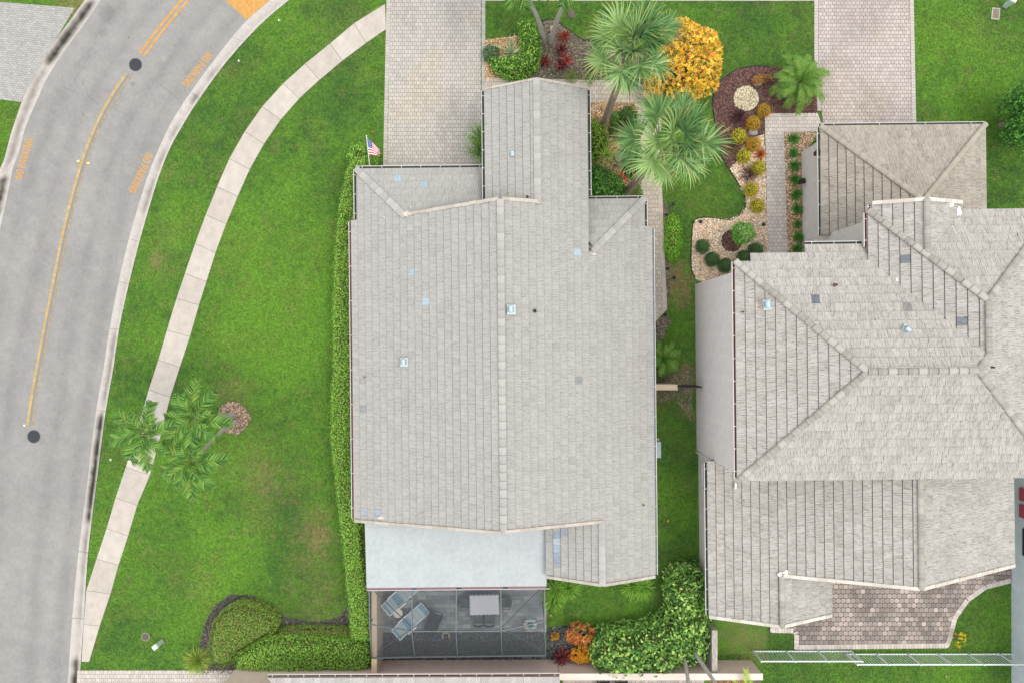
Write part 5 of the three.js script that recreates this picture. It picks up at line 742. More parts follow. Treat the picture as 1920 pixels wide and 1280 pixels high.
const ft = [0, 1].map((k) => featherFrond(2.3, 0.55, 105, { e0: 0.7, droop: [2.2, 2.6][k], cols: featherCols, hang: 1.0, wid: 0.036, vee: 1, plume: 1, fwd: 0.8, bend: [0.2, -0.25][k] }));
const twin = palm('feather_palm', 'twin trunk palm leaning toward the paved driveway at the picture top', [1020, 76], [958, -60], 6.6, 0.12, 0.08, mats.trunkPale, ft, spin(12, -0.2, 0.5, 0.9, 1.1, 0.4));
palm('feather_palm', 'twin trunk palm leaning toward the fan palm at the picture top', [1032, 77], [1092, -66], 6.6, 0.12, 0.08, mats.trunkPale, ft, spin(12, -0.2, 0.5, 0.9, 1.1, 1.1));
const fd = [0, 1, 2].map((k) => featherFrond(1.75, 0.34, 80, { e0: 1.0, droop: [2.0, 2.5, 1.6][k], cols: ['#4c7a2c', '#588a32', '#3c6824', '#6a943c', '#84903e'], hang: 0.35, wid: 0.018, vee: 0.25 }));
palm('date_palm', 'bushy date palm overhanging the corner of the garage driveway', [1490, 170], [1496, 158], 0.8, 0.12, 0.14, mats.trunk, fd, spin(30, -0.5, 0.55, 0.8, 1.05));
palm('date_palm', 'small date palm half under the side eave of the central house', [1240, 674], [1243, 672], 0.5, 0.1, 0.1, mats.trunk, fd, spin(20, -0.5, 0.5, 0.55, 0.72));
palm('feather_palm', 'thin trunked palm rising from the corner hedge and leaning toward the railing', [1284, 1194], [1405, 1372], 6.5, 0.10, 0.07, mats.trunkPale, ft, spin(8, 0, 0.5, 0.7, 0.85, 0.3));
palm('feather_palm', 'thin trunked palm rising straight out of the corner hedge', [1276, 1207], [1300, 1395], 6.5, 0.10, 0.07, mats.trunkPale, ft, spin(8, 0, 0.5, 0.7, 0.85, 0.9));
{ const fy = featherFrond(1.7, 0.4, 60, { e0: 0.75, droop: 0.9, cols: ['#8fae3c', '#a2bc48', '#7c9c34', '#b4c458'], hang: 0.3, wid: 0.03, vee: 0.9, fwd: 1.3, rach: '#b8c070' }); palm('young_palm', 'young palm raising a yellow green frond over the low wall', [1394, 1286], [1396, 1296], 1.2, 0.08, 0.07, mats.trunk, [fy], [[1.72, 0.1, 1.0], [2.3, -0.1, 0.6], [1.1, -0.3, 0.5], [4.4, -0.2, 0.8], [5.4, -0.2, 0.8], [3.4, -0.2, 0.6], [0.2, -0.2, 0.6]]); }
{ const dead = featherFrond(1.7, 0.3, 26, { e0: 0.1, droop: 0.9, cols: ['#8a5a3a', '#7a4c32', '#9a6a44'], hang: 1.2, wid: 0.03, rach: '#8a5a3a' }), p = at(966, -50, 6.4); const m = part('dry_frond', dead, mats.leaf, twin); m.position.set(p.x - twin.position.x, 6.4, p.z - twin.position.z); m.userData.label = 'dry brown hanging frond'; m.rotation.set(0, -Math.PI / 2, -1.0, 'YZX'); }
// ---------- beds: mulch, gravel, soil ----------
const chip = new THREE.BoxGeometry(1, 0.35, 0.32), pebble = new THREE.IcosahedronGeometry(0.5, 0); pebble.scale(1, 0.6, 0.8);
function scatter(name, label, category, polys, n, geo, s0, s1, cols, y, lift = 0.3, flat = 0.5, avoid = []) {
  const im = new THREE.InstancedMesh(geo, std({ roughness: 0.95 }), n), bs = polys.map(bounds), A = polys.map((p) => Math.abs(area(p))), tot = A.reduce((a, b) => a + b, 0), q = new THREE.Object3D(), cl = cols.map((c) => C(c)); let k = 0;
  polys.forEach((p, i) => { let m = Math.round(n * A[i] / tot); for (let t = 0; m > 0 && t < n * 8 && k < n; t++) { const x = rr(bs[i][0], bs[i][2]), z = rr(bs[i][1], bs[i][3]); if (!inside(x, z, p) || avoid.some((a) => inside(x, z, a))) continue; const s = rr(s0, s1); q.position.set(x, y + s * lift, z); q.rotation.set(rr(-flat, flat), rnd() * 6.283, rr(-flat, flat)); q.scale.set(s * rr(0.8, 1.3), s, s); q.updateMatrix(); im.setMatrixAt(k, q.matrix); im.setColorAt(k, cl[Math.floor(rnd() * cl.length)].clone().multiplyScalar(rr(0.8, 1.2))); k++; m--; } });
  im.count = k; im.castShadow = im.receiveShadow = true; im.name = numbered(name); im.userData = { label, category, kind: 'stuff' }; scene.add(im); return im;
}
const soil = (c) => std({ color: C(c), map: grain(0.45, 0.3), bumpMap: bumpGrain, bumpScale: 0.02 });
const brownSoil = soil('#746a5e'), tanSoil = soil('#a88c6e'), mulchSoil = soil('#604a46'), greySoil = soil('#57554f'), darkSoil = soil('#46443f');
const bed = (label, poly, m, y = 0.008) => struct('garden_bed', label, 'garden bed', sheetGeo(poly, y, 1), m);
bed('tan mulch in the front bed beside the driveway', W.bedFrontTan, tanSoil); bed('brown soil of the front bed under the palms', W.bedFront, brownSoil); bed('tan mulch of the court beside the front wing', W.bedCourt, tanSoil); bed('dark red brown mulch bed by the garage driveway', W.bedMulch, mulchSoil); bed('pale gravel bed between lawn and garage path', W.bedGravel, soil('#c0ac96')); bed('stone strip along the garage wall', W.bedStrip, soil('#9a8268'));
bed('bare soil beside the paved path', W.soilWalk, brownSoil); bed('bare soil at the end of the paved path', W.soilSide, brownSoil); bed('dark soil edge round the bottom hedges', W.soilHedge, greySoil); bed('ring of dry mulch at the lawn palms', W.soilPalm, soil('#7d6a5c')); bed('dark pebbles by the screen corner', W.soilDark, darkSoil); bed('soil under the long hedge', W.soilHouseWest, greySoil); bed('dark gravel inside the screen', W.bedScreen, darkSoil);
const circ = xz(ring(1399, 185, 24, 24, 24, 0)), circM = xz(ring(1372, 452, 19, 20, 20, 0));
struct('pebble_circle', 'round pebble pad in the mulch bed', 'garden bed', sheetGeo(circ, 0.016, 1), soil('#a8957c')); struct('mulch_circle', 'round mulch ring in the gravel bed', 'garden bed', sheetGeo(circM, 0.016, 1), mulchSoil);
const gravelCols = ['#d6c2a6', '#e2d2ba', '#cbac8a', '#e8dfd2', '#ba9678', '#d4b294', '#a4927e', '#e2c8ac'];
scatter('gravel', 'pale stones of the gravel bed', 'gravel', [W.bedGravel], 14000, pebble, 0.035, 0.085, gravelCols, 0.01, 0.3, 0.5, [circM]);
scatter('gravel', 'tan stones along the garage wall', 'gravel', [W.bedStrip], 4200, pebble, 0.035, 0.085, ['#b8946f', '#c9b092', '#a07c5c', '#d8c4a8', '#8a6c52'], 0.01);
scatter('gravel', 'pebbles of the round pad', 'gravel', [circ], 1500, pebble, 0.03, 0.07, ['#d8cbb0', '#c4b494', '#e0d6c0', '#a89a7c', '#9aa078'], 0.018);
scatter('mulch', 'red brown chips of the mulch bed', 'mulch', [W.bedMulch, circM], 16000, chip, 0.03, 0.08, ['#5a3c38', '#684842', '#4a302c', '#7a5a50', '#523a3a', '#8a6c60'], 0.012, 0.2, 0.4, [circ]);
scatter('mulch', 'tan chips of the front bed and court', 'mulch', [W.bedFrontTan, W.bedCourt], 12000, chip, 0.04, 0.10, ['#c09a6c', '#d6b286', '#a88058', '#8a6a4e', '#e0c69e', '#b09478'], 0.012, 0.2, 0.4);
scatter('leaf_litter', 'dry litter over the brown front soil', 'leaf litter', [W.bedFront, W.soilWalk, W.soilSide, xz([[1228, 692], [1262, 698], [1298, 690], [1300, 720], [1296, 790], [1284, 768], [1262, 748], [1230, 758]])], 10500, chip, 0.03, 0.09, ['#7f7264', '#928472', '#685e54', '#a4967f', '#5a5048', '#7c7a5c'], 0.012, 0.2, 0.4);
scatter('leaf_litter', 'dry straw of the lawn palm ring', 'leaf litter', [W.soilPalm], 2600, chip, 0.05, 0.14, ['#8a7462', '#a08a74', '#6f5c4e', '#b09a86', '#5c4c42'], 0.012, 0.2, 0.5);
scatter('leaf_litter', 'grey brown litter round the bottom hedges', 'leaf litter', [W.soilHedge], 7000, chip, 0.04, 0.10, ['#57524a', '#6a645a', '#45413a', '#7a7468', '#3a3832'], 0.012, 0.2, 0.5);
scatter('gravel', 'dark pebbles by and under the screen', 'gravel', [W.soilDark, W.bedScreen], 9000, pebble, 0.04, 0.09, ['#4a4c4e', '#5c6062', '#3a3c3e', '#75797a', '#6a6a66'], 0.012);
function edging(label, line, side = 0) { const c = xz(line).map(([x, z]) => V(x, 0.03, z)); const g = tube(c, 0.028, line.length * 8, 6); single('bed_edging', label, 'edging', g, mats.black); void side; }
edging('black plastic edging of the front bed under the twin palms', [[985, 66], [1012, 42], [1030, 36], [1048, 43], [1075, 63], [1098, 76], [1130, 72]]); edging('black edging of the mulch bed along the lawn', [[1366, 317], [1353, 292], [1345, 250], [1336, 192], [1340, 170], [1359, 145], [1385, 130], [1415, 124], [1443, 125]]); edging('black edging between mulch bed and gravel bed', [[1433, 251], [1411, 258], [1392, 273], [1381, 301], [1367, 317]]); edging('black edging of the gravel bed along the lawn', [[1367, 317], [1382, 340], [1397, 368], [1398, 385], [1389, 402], [1367, 412], [1341, 409], [1316, 408], [1302, 414], [1298, 434], [1297, 505], [1303, 521]]);
{ const c = ring(1399, 185, 24, 24, 24, 0).map(([x, y]) => { const p = at(x, y); return V(p.x, 0.03, p.z); }); single('bed_edging', 'black edging hoop round the pebble pad', 'edging', tube(c, 0.02, 90, 6, true), mats.black); const d = ring(1372, 452, 19, 20, 20, 0).map(([x, y]) => { const p = at(x, y); return V(p.x, 0.03, p.z); }); single('bed_edging', 'black edging hoop round the small tree mulch', 'edging', tube(d, 0.028, 90, 6, true), mats.black); }

// stones
function stone(label, px, py, r, col, sx = 1, sy = 0.6, sz = 1, turn = 0) { const g = new THREE.IcosahedronGeometry(r, 3), q = g.attributes.position; for (let i = 0; i < q.count; i++) { const k = 0.78 + 0.45 * noise(q.getX(i) / r * 1.3 + px, q.getZ(i) / r * 1.3 + q.getY(i) / r + py); q.setXYZ(i, q.getX(i) * k * sx, Math.max(q.getY(i) * k * sy, -r * 0.2), q.getZ(i) * k * sz); } g.computeVertexNormals(); g.rotateY(turn); const p = at(px, py), m = single('garden_stone', label, 'stone', g, std({ color: C(col), map: concreteMap, bumpMap: bumpGrain, bumpScale: 0.02 })); m.position.set(p.x, r * 0.2 + 0.01, p.z); }
stone('smooth pale grey stone between two croton balls', 1412, 248, 0.2, '#a2aca8', 1.2, 0.6, 0.9); stone('tan boulder beside the date palm', 1420, 152, 0.26, '#b39a80', 1, 0.7, 1); stone('flat pale stone in the court', 1184, 242, 0.28, '#b8a48e', 1.2, 0.4, 0.9); stone('white stone among the garage wall tufts', 1489, 299, 0.09, '#dcdcd6'); stone('white stone under the twin palm trunks', 1034, 54, 0.14, '#c8aa98', 0.7, 0.6, 1.2); stone('tan stone at the base of the leaning palm', 1136, 200, 0.24, '#c4a47c', 1, 0.5, 1.2); stone('small dark stone on the front lawn', 1072, 27, 0.18, '#6f665a', 1, 0.3, 1.3);
croton('dry_shrub', 'rust brown dry shrub behind the tan boulder', [[1410, 148], [1424, 138], [1446, 138], [1450, 148], [1430, 156], [1414, 156]], 0.3, 0.35, 0.08, 130, ['#a87c44', '#b88a50', '#96703c', '#8a6a3a'], 10);
{ const p = at(1164, 300), t = thing('stepping_stone', 'tilted grey slate stone standing in the court', 'stone', [p.x, 0, p.z], undefined, 0.3); const sh = new THREE.Shape([[-0.24, -0.32], [0.2, -0.36], [0.3, 0.05], [0.12, 0.38], [-0.28, 0.26]].map(([x, y]) => new THREE.Vector2(x, y))); const g = new THREE.ExtrudeGeometry(sh, { depth: 0.1, bevelEnabled: true, bevelSize: 0.03, bevelThickness: 0.03, bevelSegments: 2 }); g.rotateX(-Math.PI / 2 - 0.25); g.translate(0, 0.13, 0); part('slab', g, std({ color: C('#9a9890'), map: concreteMap, bumpMap: bumpGrain, bumpScale: 0.02 }), t); }
{ const p = at(1115, 206), t = thing('garden_drain', 'small round drain cover in the court mulch', 'drain', [p.x, 0.012, p.z]); part('rim', new THREE.TorusGeometry(0.12, 0.025, 8, 24).rotateX(Math.PI / 2).translate(0, 0.02, 0), mats.concrete, t); part('lid', cyl(0.11, 0.11, 0.02, 0, 0, 0, 24), std({ color: C('#6a6c6a') }), t); }

// ---------- utility boxes ----------
function utilBox(px, py, turn, label, col) { const p = at(px, py), t = thing('utility_pedestal', label, 'utility box', [p.x, 0, p.z], 'cable pedestals on the lawns', turn); const b = new THREE.BoxGeometry(0.22, 0.62, 0.2); b.translate(0, 0.31, 0); part('cabinet', b, std({ color: C(col), roughness: 0.6 }), t); part('lid', merge(box(0.25, 0.1, 0.23, 0, 0.66, 0), box(0.2, 0.03, 0.18, 0, 0.725, 0)), std({ color: C('#cfd8cf'), roughness: 0.5 }), t); part('base', box(0.28, 0.06, 0.26, 0, 0.03, 0), std({ color: C('#5a5f58') }), t); }
utilBox(303, 1202, 0.6, 'pale green cable pedestal on the corner lawn', '#a9b8a8'); utilBox(1884, 12, -0.5, 'pale green cable pedestal on the lawn past the garage driveway', '#a3bfae');
function meter(px, py, turn, label, col, round) { const p = at(px, py), t = thing('meter_cover', label, 'meter cover', [p.x, 0.0, p.z], undefined, turn); if (round) { part('rim', new THREE.TorusGeometry(0.2, 0.035, 8, 28).rotateX(Math.PI / 2).translate(0, 0.03, 0), std({ color: C('#8a7f70'), map: concreteMap }), t); part('lid', cyl(0.19, 0.18, 0.035, 0, 0, 0, 24), std({ color: C(col), map: stuccoMap }), t); } else { part('frame', merge(box(0.42, 0.04, 0.06, 0, 0.02, 0.27), box(0.42, 0.04, 0.06, 0, 0.02, -0.27), box(0.06, 0.04, 0.48, 0.18, 0.02, 0), box(0.06, 0.04, 0.48, -0.18, 0.02, 0)), std({ color: C('#a9a79f'), map: concreteMap }), t); part('lid', box(0.3, 0.03, 0.48, 0, 0.012, 0), std({ color: C(col), map: stuccoMap }), t); } }
meter(273, 1193, 0, 'round dark meter cover beside the corner lawn pedestal', '#5a5652', true); meter(1867, 26, -0.1, 'rectangular meter box on the lawn past the garage driveway', '#8a7468', false);
for (const [x, y, l, c] of [[210, 861, 'white scrap on the verge opposite the lawn palms', '#dcdcd8'], [446, 114, 'small white scrap on the verge by the street', '#d8d8d0'], [522, 37, 'small white scrap on the upper verge', '#d8d8d0'], [1251, 974, 'yellow fallen leaf on the side lawn', '#d8b83a'], [1244, 1131, 'yellow fallen leaf on the back lawn', '#c8a23a'], [1034, 1154, 'fallen tan leaf beside the screen', '#c8a078'], [701, 250, 'brown fallen leaf by the driveway edge', '#a8683a'], [1772, 1266, 'tan fallen leaf on the lawn below the railing', '#b8a07a']]) { const p = at(x, y), gb = new GB(); for (let k = 0; k < 2; k++) leafTo(gb, V(0, 0.07 + 0.01 * k, 0), V(Math.cos(k * 0.8 + x), 0.05, Math.sin(k * 0.8 + x)), V(0, 1, 0), 0.13, 0.08, L(c)); const m = single('ground_scrap', l, 'scrap', gb.geo(), mats.leaf); m.position.set(p.x, -0.02, p.z); }

// ---------- side yard ----------
{
  const t = thing('side_wall', 'short beige privacy wall between house and side gate', 'wall', [0, 0, 0]); const z = 2.24, a = 6.22, b = 8.1; t.position.set((a + b) / 2, 0, z); part('wall', box(b - a, 1.48, 0.22, 0, 0.74, 0), mats.stuccoBeige, t); part('coping', box(b - a + 0.04, 0.05, 0.28, 0, 1.505, 0), mats.stuccoBeige, t);
  const g = thing('side_gate', 'black metal garden gate against the villa wall', 'gate', [8.14, 0, z]); part('frame', merge(bar(V(0, 0.05, 0), V(0, 1.4, 0), 0.05), bar(V(1.2, 0.05, 0), V(1.2, 1.4, 0), 0.05), bar(V(0, 1.38, 0), V(1.2, 1.38, 0), 0.05), bar(V(0, 0.12, 0), V(1.2, 0.12, 0), 0.04)), mats.black, g); for (let k = 1; k < 10; k++) part('picket' + (k > 1 ? '_' + String(k - 1).padStart(3, '0') : ''), bar(V(k * 0.12, 0.12, 0), V(k * 0.12, 1.38, 0), 0.018), mats.black, g);
  const ac = thing('air_conditioner', 'grey air conditioner unit beside the central house', 'air conditioner', [7.06, 0, 5.42]); part('pad', box(0.95, 0.08, 0.95, 0, 0.04, 0), mats.concrete, ac); part('cabinet', merge(box(0.78, 0.66, 0.05, 0, 0.42, 0.365), box(0.78, 0.66, 0.05, 0, 0.42, -0.365), box(0.05, 0.66, 0.68, 0.365, 0.42, 0), box(0.05, 0.66, 0.68, -0.365, 0.42, 0)), std({ color: C('#8fa0a8'), roughness: 0.5 }), ac); const top = new THREE.Shape([[-0.39, -0.39], [0.39, -0.39], [0.39, 0.39], [-0.39, 0.39]].map(([x, y]) => new THREE.Vector2(x, y))); const hole = new THREE.Path(); hole.absarc(0, 0, 0.29, 0, 6.2832); top.holes.push(hole); part('top_panel', new THREE.ExtrudeGeometry(top, { depth: 0.05, bevelEnabled: true, bevelSize: 0.02, bevelThickness: 0.02, bevelSegments: 2, curveSegments: 28 }).rotateX(-Math.PI / 2).translate(0, 0.77, 0), std({ color: C('#87969e'), roughness: 0.5 }), ac); const gr = []; for (let k = 1; k < 6; k++) gr.push(new THREE.TorusGeometry(k * 0.055, 0.006, 6, 30).rotateX(Math.PI / 2).translate(0, 0.83, 0)); for (let k = 0; k < 6; k++) gr.push(box(0.58, 0.008, 0.01, 0, 0.825, 0, k * Math.PI / 6)); part('fan_guard', merge(gr), mats.black, ac); const fb = []; for (let k = 0; k < 4; k++) fb.push(box(0.24, 0.015, 0.1, 0.13, 0, 0, 0, 0.35).rotateY(k * Math.PI / 2)); part('fan', merge(fb, cyl(0.06, 0.06, 0.06, 0, -0.03, 0)).translate(0, 0.68, 0), std({ color: C('#3a3c3e') }), ac);
}
function pathLamp(px, py, tx, ty, label) { const p = at(px, py), d = at(tx, ty, 0.5), t = thing('path_lamp', label, 'garden lamp', [p.x, 0, p.z], 'path lamps beside the paved path'); const e = V((d.x - p.x), 0.5, (d.z - p.z)); part('stake', bar(V(0, 0, 0), e, 0.025), mats.black, t); part('lamp_head', new THREE.LatheGeometry([[0.0, 0.1], [0.09, 0.05], [0.1, 0.02], [0.05, 0], [0.05, -0.08], [0, -0.08]].map(([x, y]) => new THREE.Vector2(x, y)), 16).translate(e.x, e.y + 0.05, e.z), mats.black, t); }
pathLamp(1250, 392, 1262, 383, 'tilted black path lamp on the lawn corner'); pathLamp(1248, 404, 1250, 403, 'black path lamp at the top of the lime bush'); pathLamp(1252, 505, 1251, 504, 'black path lamp below the lime bush'); pathLamp(1254, 524, 1264, 521, 'tilted path lamp nearest the villa corner'); pathLamp(1248, 591, 1247, 590, 'black path lamp at the end of the paved path'); pathLamp(1432, 421, 1431, 421, 'small black path lamp in the gravel bed'); pathLamp(1315, 417, 1313, 416, 'black spike lamp at the gravel bed corner');

// ---------- flag ----------
{
  const base = at(696, 340, 2.35), tip = at(687, 255, 3.5), t = thing('house_flag', 'striped flag on a slanted white pole at the garage corner', 'flag', [base.x, 2.35, base.z + 0.05]); const e = V(tip.x - base.x, tip.y - base.y, tip.z - base.z - 0.05); part('pole', merge(tube([V(0, 0, 0), e.clone().multiplyScalar(0.5), e], 0.018, 8), new THREE.SphereGeometry(0.035, 10, 8).translate(e.x, e.y, e.z)), mats.white, t); part('bracket', box(0.1, 0.14, 0.08, 0, 0, 0.02), mats.white, t);
  const map = tex(190, 130, (i, j) => { const s = Math.floor(j / 10) % 2 === 0; let c = s ? [150, 52, 66] : [228, 214, 212]; if (i < 76 && j < 70) { c = [62, 78, 128]; const a = i % 13 - 6, b = j % 14 - 7; if (Math.abs(a) + Math.abs(b) < 4) c = [210, 212, 222]; } return c; }); map.flipY = false;
  const nx = 24, ny = 16, gb = new GB(), g = []; for (let v = 0; v <= ny; v++) for (let u = 0; u <= nx; u++) { const su = u / nx, sv = v / ny, along = e.clone().multiplyScalar(0.985 - 0.40 * sv), w = 0.055 * Math.sin(su * 9 + sv * 3) * su; g.push(gb.v(along.x + su * 0.50 + w * 0.5, along.y - su * (0.55 - 0.15 * sv) - 0.02, along.z + su * (0.42 - 0.55 * sv) + w, [1, 1, 1], su, sv)); } for (let v = 0; v < ny; v++) for (let u = 0; u < nx; u++) { const k = v * (nx + 1) + u; gb.quad(k, k + 1, k + nx + 2, k + nx + 1); }
  part('cloth', gb.geo(), std({ map, side: THREE.DoubleSide, roughness: 0.85 }), t);
}

// ---------- rear screen room ----------
{
  const pf = struct('screen_floor', 'grey paved floor under the screen', 'patio'); const tones = ['#8d9194', '#969a9d', '#83878a', '#9ea2a5', '#888d92', '#a8acae']; pavers(pf, W.patioScreen, { cw: 0.42, cl: 0.21, y: 0.03, cut: 0, tones, own: 300, bed: '#5a5c5c', gap: 0.008 });
  const lw = thing('garden_wall', 'beige stucco wall along the street side of the screen room', 'wall', [-6.72, 0, 13.9]); part('wall', box(0.22, 1.72, 5.0, 0, 0.86, 0), mats.stuccoBeige, lw); part('coping', box(0.26, 0.04, 5.04, 0, 1.74, 0), std({ color: C('#d8bfa0'), map: stuccoMap }), lw);
  const t = thing('screen_enclosure', 'dark mesh screen room with thin metal frame behind the house', 'screen room', [-2.7, 0, 13.4]); const O = t.position, G = (px, py, h) => at(px, py, h).sub(O), n = {}; const sub = (nm, g, m) => { const k = n[nm] || 0; n[nm] = k + 1; return part(nm + (k ? '_' + String(k).padStart(3, '0') : ''), g, m, t); };
  const hT = 2.5, hM = 2.6, hB = 1.75, A = [G(692, 1106, hT), G(773, 1105, hT), G(856, 1104, hT), G(939, 1103, hT), G(1021, 1101, hT)], Md = [G(693, 1170, 2.35), G(772, 1183, hM), G(855, 1183, hM), G(940, 1182, hM), G(1021, 1164, 2.35)], Bt = [G(697, 1233, hB), G(778, 1231, hB), G(858, 1230, hB), G(941, 1229, hB), G(1023, 1228, hB)];
  const beam = (a, b, w = 0.05, h = 0.09) => sub('beam', bar(a, b, w, h), mats.alum);
  for (let k = 1; k < 4; k++) { beam(A[k], Md[k]); beam(Md[k], Bt[k]); } for (let k = 0; k < 4; k++) { beam(A[k], A[k + 1]); beam(Md[k], Md[k + 1], 0.04, 0.06); beam(Bt[k], Bt[k + 1], 0.07, 0.09); } beam(A[0], Md[0]); beam(Md[0], Bt[0]); beam(A[4], Md[4]); beam(Md[4], Bt[4]);  
  const br = (a, b) => sub('brace', bar(a, b, 0.035, 0.035), std({ color: C('#4a4c4e') })); const low = (p) => V(p.x, p.y - 0.35, p.z); br(low(A[0]), low(Md[1])); br(low(A[4]), low(Md[3])); br(low(Bt[0]), low(Md[1])); br(low(Bt[4]), low(Md[3]));
  for (const p of [...Bt, A[0], A[4], Md[0], Md[4]]) sub('post', bar(V(p.x, 0.02, p.z), V(p.x, p.y - 0.03, p.z), 0.05), mats.alum);
  const meshMat = new THREE.MeshStandardMaterial({ color: C('#4a5054'), roughness: 0.9, transparent: true, opacity: 0.36, side: THREE.DoubleSide });
  const pan = (...q) => { const gb = new GB(); gb.poly3(q.map((p) => [p.x, p.y + 0.0, p.z]), [1, 1, 1]); sub('mesh_panel', gb.geo(), meshMat); };
  for (let k = 0; k < 4; k++) { pan(A[k], Md[k], Md[k + 1]); pan(A[k], Md[k + 1], A[k + 1]); pan(Md[k], Bt[k], Bt[k + 1]); pan(Md[k], Bt[k + 1], Md[k + 1]); }
  const f0 = (p) => V(p.x, 0.05, p.z); for (let k = 0; k < 4; k++) pan(Bt[k], f0(Bt[k]), f0(Bt[k + 1]), Bt[k + 1]); pan(A[0], f0(A[0]), f0(Md[0]), Md[0]); pan(Md[0], f0(Md[0]), f0(Bt[0]), Bt[0]); pan(A[4], f0(A[4]), f0(Md[4]), Md[4]); pan(Md[4], f0(Md[4]), f0(Bt[4]), Bt[4]);
  // furniture
  const sling = (map) => std({ map, roughness: 0.8 }), blueMap = tex(64, 64, (i, j) => { const k = 0.9 + 0.15 * rnd(), s = i < 12 || i > 52 ? [112, 150, 168] : (i % 13 < 2 ? [128, 160, 172] : [168, 182, 186]); return s.map((v) => v * k); });
  function lounger(px, py, turn, label) {
    const p = at(px, py, 0.35), t2 = thing('sun_lounger', label, 'sun lounger', [p.x, 0.03, p.z], 'striped sun loungers under the screen', turn), Lh = 0.95; const wf = std({ color: C('#e2e4e2'), roughness: 0.4 });
    const seat = box(1.25, 0.03, 0.62, 0.32, 0.34, 0), back = box(0.75, 0.03, 0.62, 0, 0, 0, 0, 0, -0.5); back.translate(-0.62, 0.5, 0); part('seat_sling', seat, sling(blueMap), t2); part('back_sling', back, sling(blueMap), t2);
    part('frame', merge(bar(V(-0.3, 0.33, 0.33), V(Lh, 0.33, 0.33), 0.035), bar(V(-0.3, 0.33, -0.33), V(Lh, 0.33, -0.33), 0.035), bar(V(Lh, 0.33, -0.33), V(Lh, 0.33, 0.33), 0.035), bar(V(-0.3, 0.33, 0.33), V(-0.95, 0.69, 0.33), 0.035), bar(V(-0.3, 0.33, -0.33), V(-0.95, 0.69, -0.33), 0.035), bar(V(-0.95, 0.69, -0.33), V(-0.95, 0.69, 0.33), 0.035)), wf, t2);
    [[-0.25, 0.33], [-0.25, -0.33], [0.85, 0.33], [0.85, -0.33]].forEach(([x, z], k) => part('leg' + (k ? '_00' + k : ''), bar(V(x, 0, z), V(x, 0.33, z), 0.04), wf, t2)); [0.38, -0.38].forEach((z, k) => part('armrest' + (k ? '_001' : ''), merge(bar(V(-0.5, 0.58, z), V(0.05, 0.58, z), 0.06, 0.03), bar(V(0.02, 0.3, z), V(0.02, 0.58, z), 0.03)), wf, t2));
  }
  lounger(752, 1117, 0.70, 'pale blue sun lounger half under the terrace roof'); lounger(771, 1162, 0.72, 'pale blue sun lounger standing free beside the round table');
  { const p = at(746, 1149, 0.45), q = thing('side_table', 'small round cream table between the sun loungers', 'table', [p.x, 0.03, p.z]); part('table_top', new THREE.LatheGeometry([[0, 0.43], [0.235, 0.43], [0.25, 0.445], [0.235, 0.46], [0, 0.46]].map(([x, y]) => new THREE.Vector2(x, y)), 10), std({ color: C('#d8d2c2'), roughness: 0.5 }), q); for (let k = 0; k < 4; k++) { const a = k * Math.PI / 2 + 0.6; part('leg' + (k ? '_00' + k : ''), bar(V(0.22 * Math.cos(a), 0, 0.22 * Math.sin(a)), V(0.1 * Math.cos(a), 0.43, 0.1 * Math.sin(a)), 0.03), std({ color: C('#d8d2c2') }), q); } }
  { const p = at(813, 1163, 0.4), q = thing('recliner', 'black folding recliner chair by the screen middle', 'chair', [p.x, 0.03, p.z], undefined, -0.35); const fab = std({ color: C('#2c2e33'), roughness: 0.9 }), fr = std({ color: C('#202226'), roughness: 0.5, metalness: 0.4 });
    part('seat', box(0.56, 0.03, 0.5, 0, 0.42, 0.32, 0, 0.12), fab, q); part('backrest', box(0.56, 0.03, 0.75, 0, 0.62, -0.24, 0, 0.62), fab, q); part('footrest', box(0.5, 0.03, 0.34, 0, 0.32, 0.74, 0, 0.35), fab, q); part('frame', merge(tube([V(-0.31, 0.36, 0.55), V(-0.31, 0.5, 0), V(-0.31, 0.86, -0.56), V(-0.24, 0.92, -0.68), V(0.24, 0.92, -0.68), V(0.31, 0.86, -0.56), V(0.31, 0.5, 0), V(0.31, 0.36, 0.55)], 0.018, 50, 6)), fr, q); [-0.31, 0.31].forEach((x, k) => { part('armrest' + (k ? '_001' : ''), box(0.06, 0.03, 0.5, x, 0.64, 0.05), fr, q); part('leg' + (k ? '_001' : ''), merge(bar(V(x, 0, -0.35), V(x, 0.62, 0.25), 0.03), bar(V(x, 0, 0.45), V(x, 0.62, -0.15), 0.03)), fr, q); }); }
  { const p = at(836, 1190, 0.3), q = thing('wooden_stool', 'small pale wooden stool frame by the recliner', 'stool', [p.x, 0.02, p.z], undefined, 0.1), wd = std({ color: C('#b8a184'), roughness: 0.8 }); part('seat_rail', merge(box(0.36, 0.05, 0.05, 0, 0.32, -0.12), box(0.05, 0.05, 0.28, 0.16, 0.32, 0), box(0.05, 0.05, 0.28, -0.16, 0.32, 0)), wd, q); [[-0.16, -0.12], [0.16, -0.12], [-0.16, 0.14], [0.16, 0.14]].forEach(([x, z], k) => part('leg' + (k ? '_00' + k : ''), bar(V(x * 1.1, 0, z * 1.1), V(x, 0.32, z), 0.045), wd, q)); }
  const tc = at(908, 1134, 0.74); const dk = std({ color: C('#55595b'), roughness: 0.7 }), mw = std({ color: C('#5d6162'), roughness: 0.9, map: grain(0.3, 0.1) });
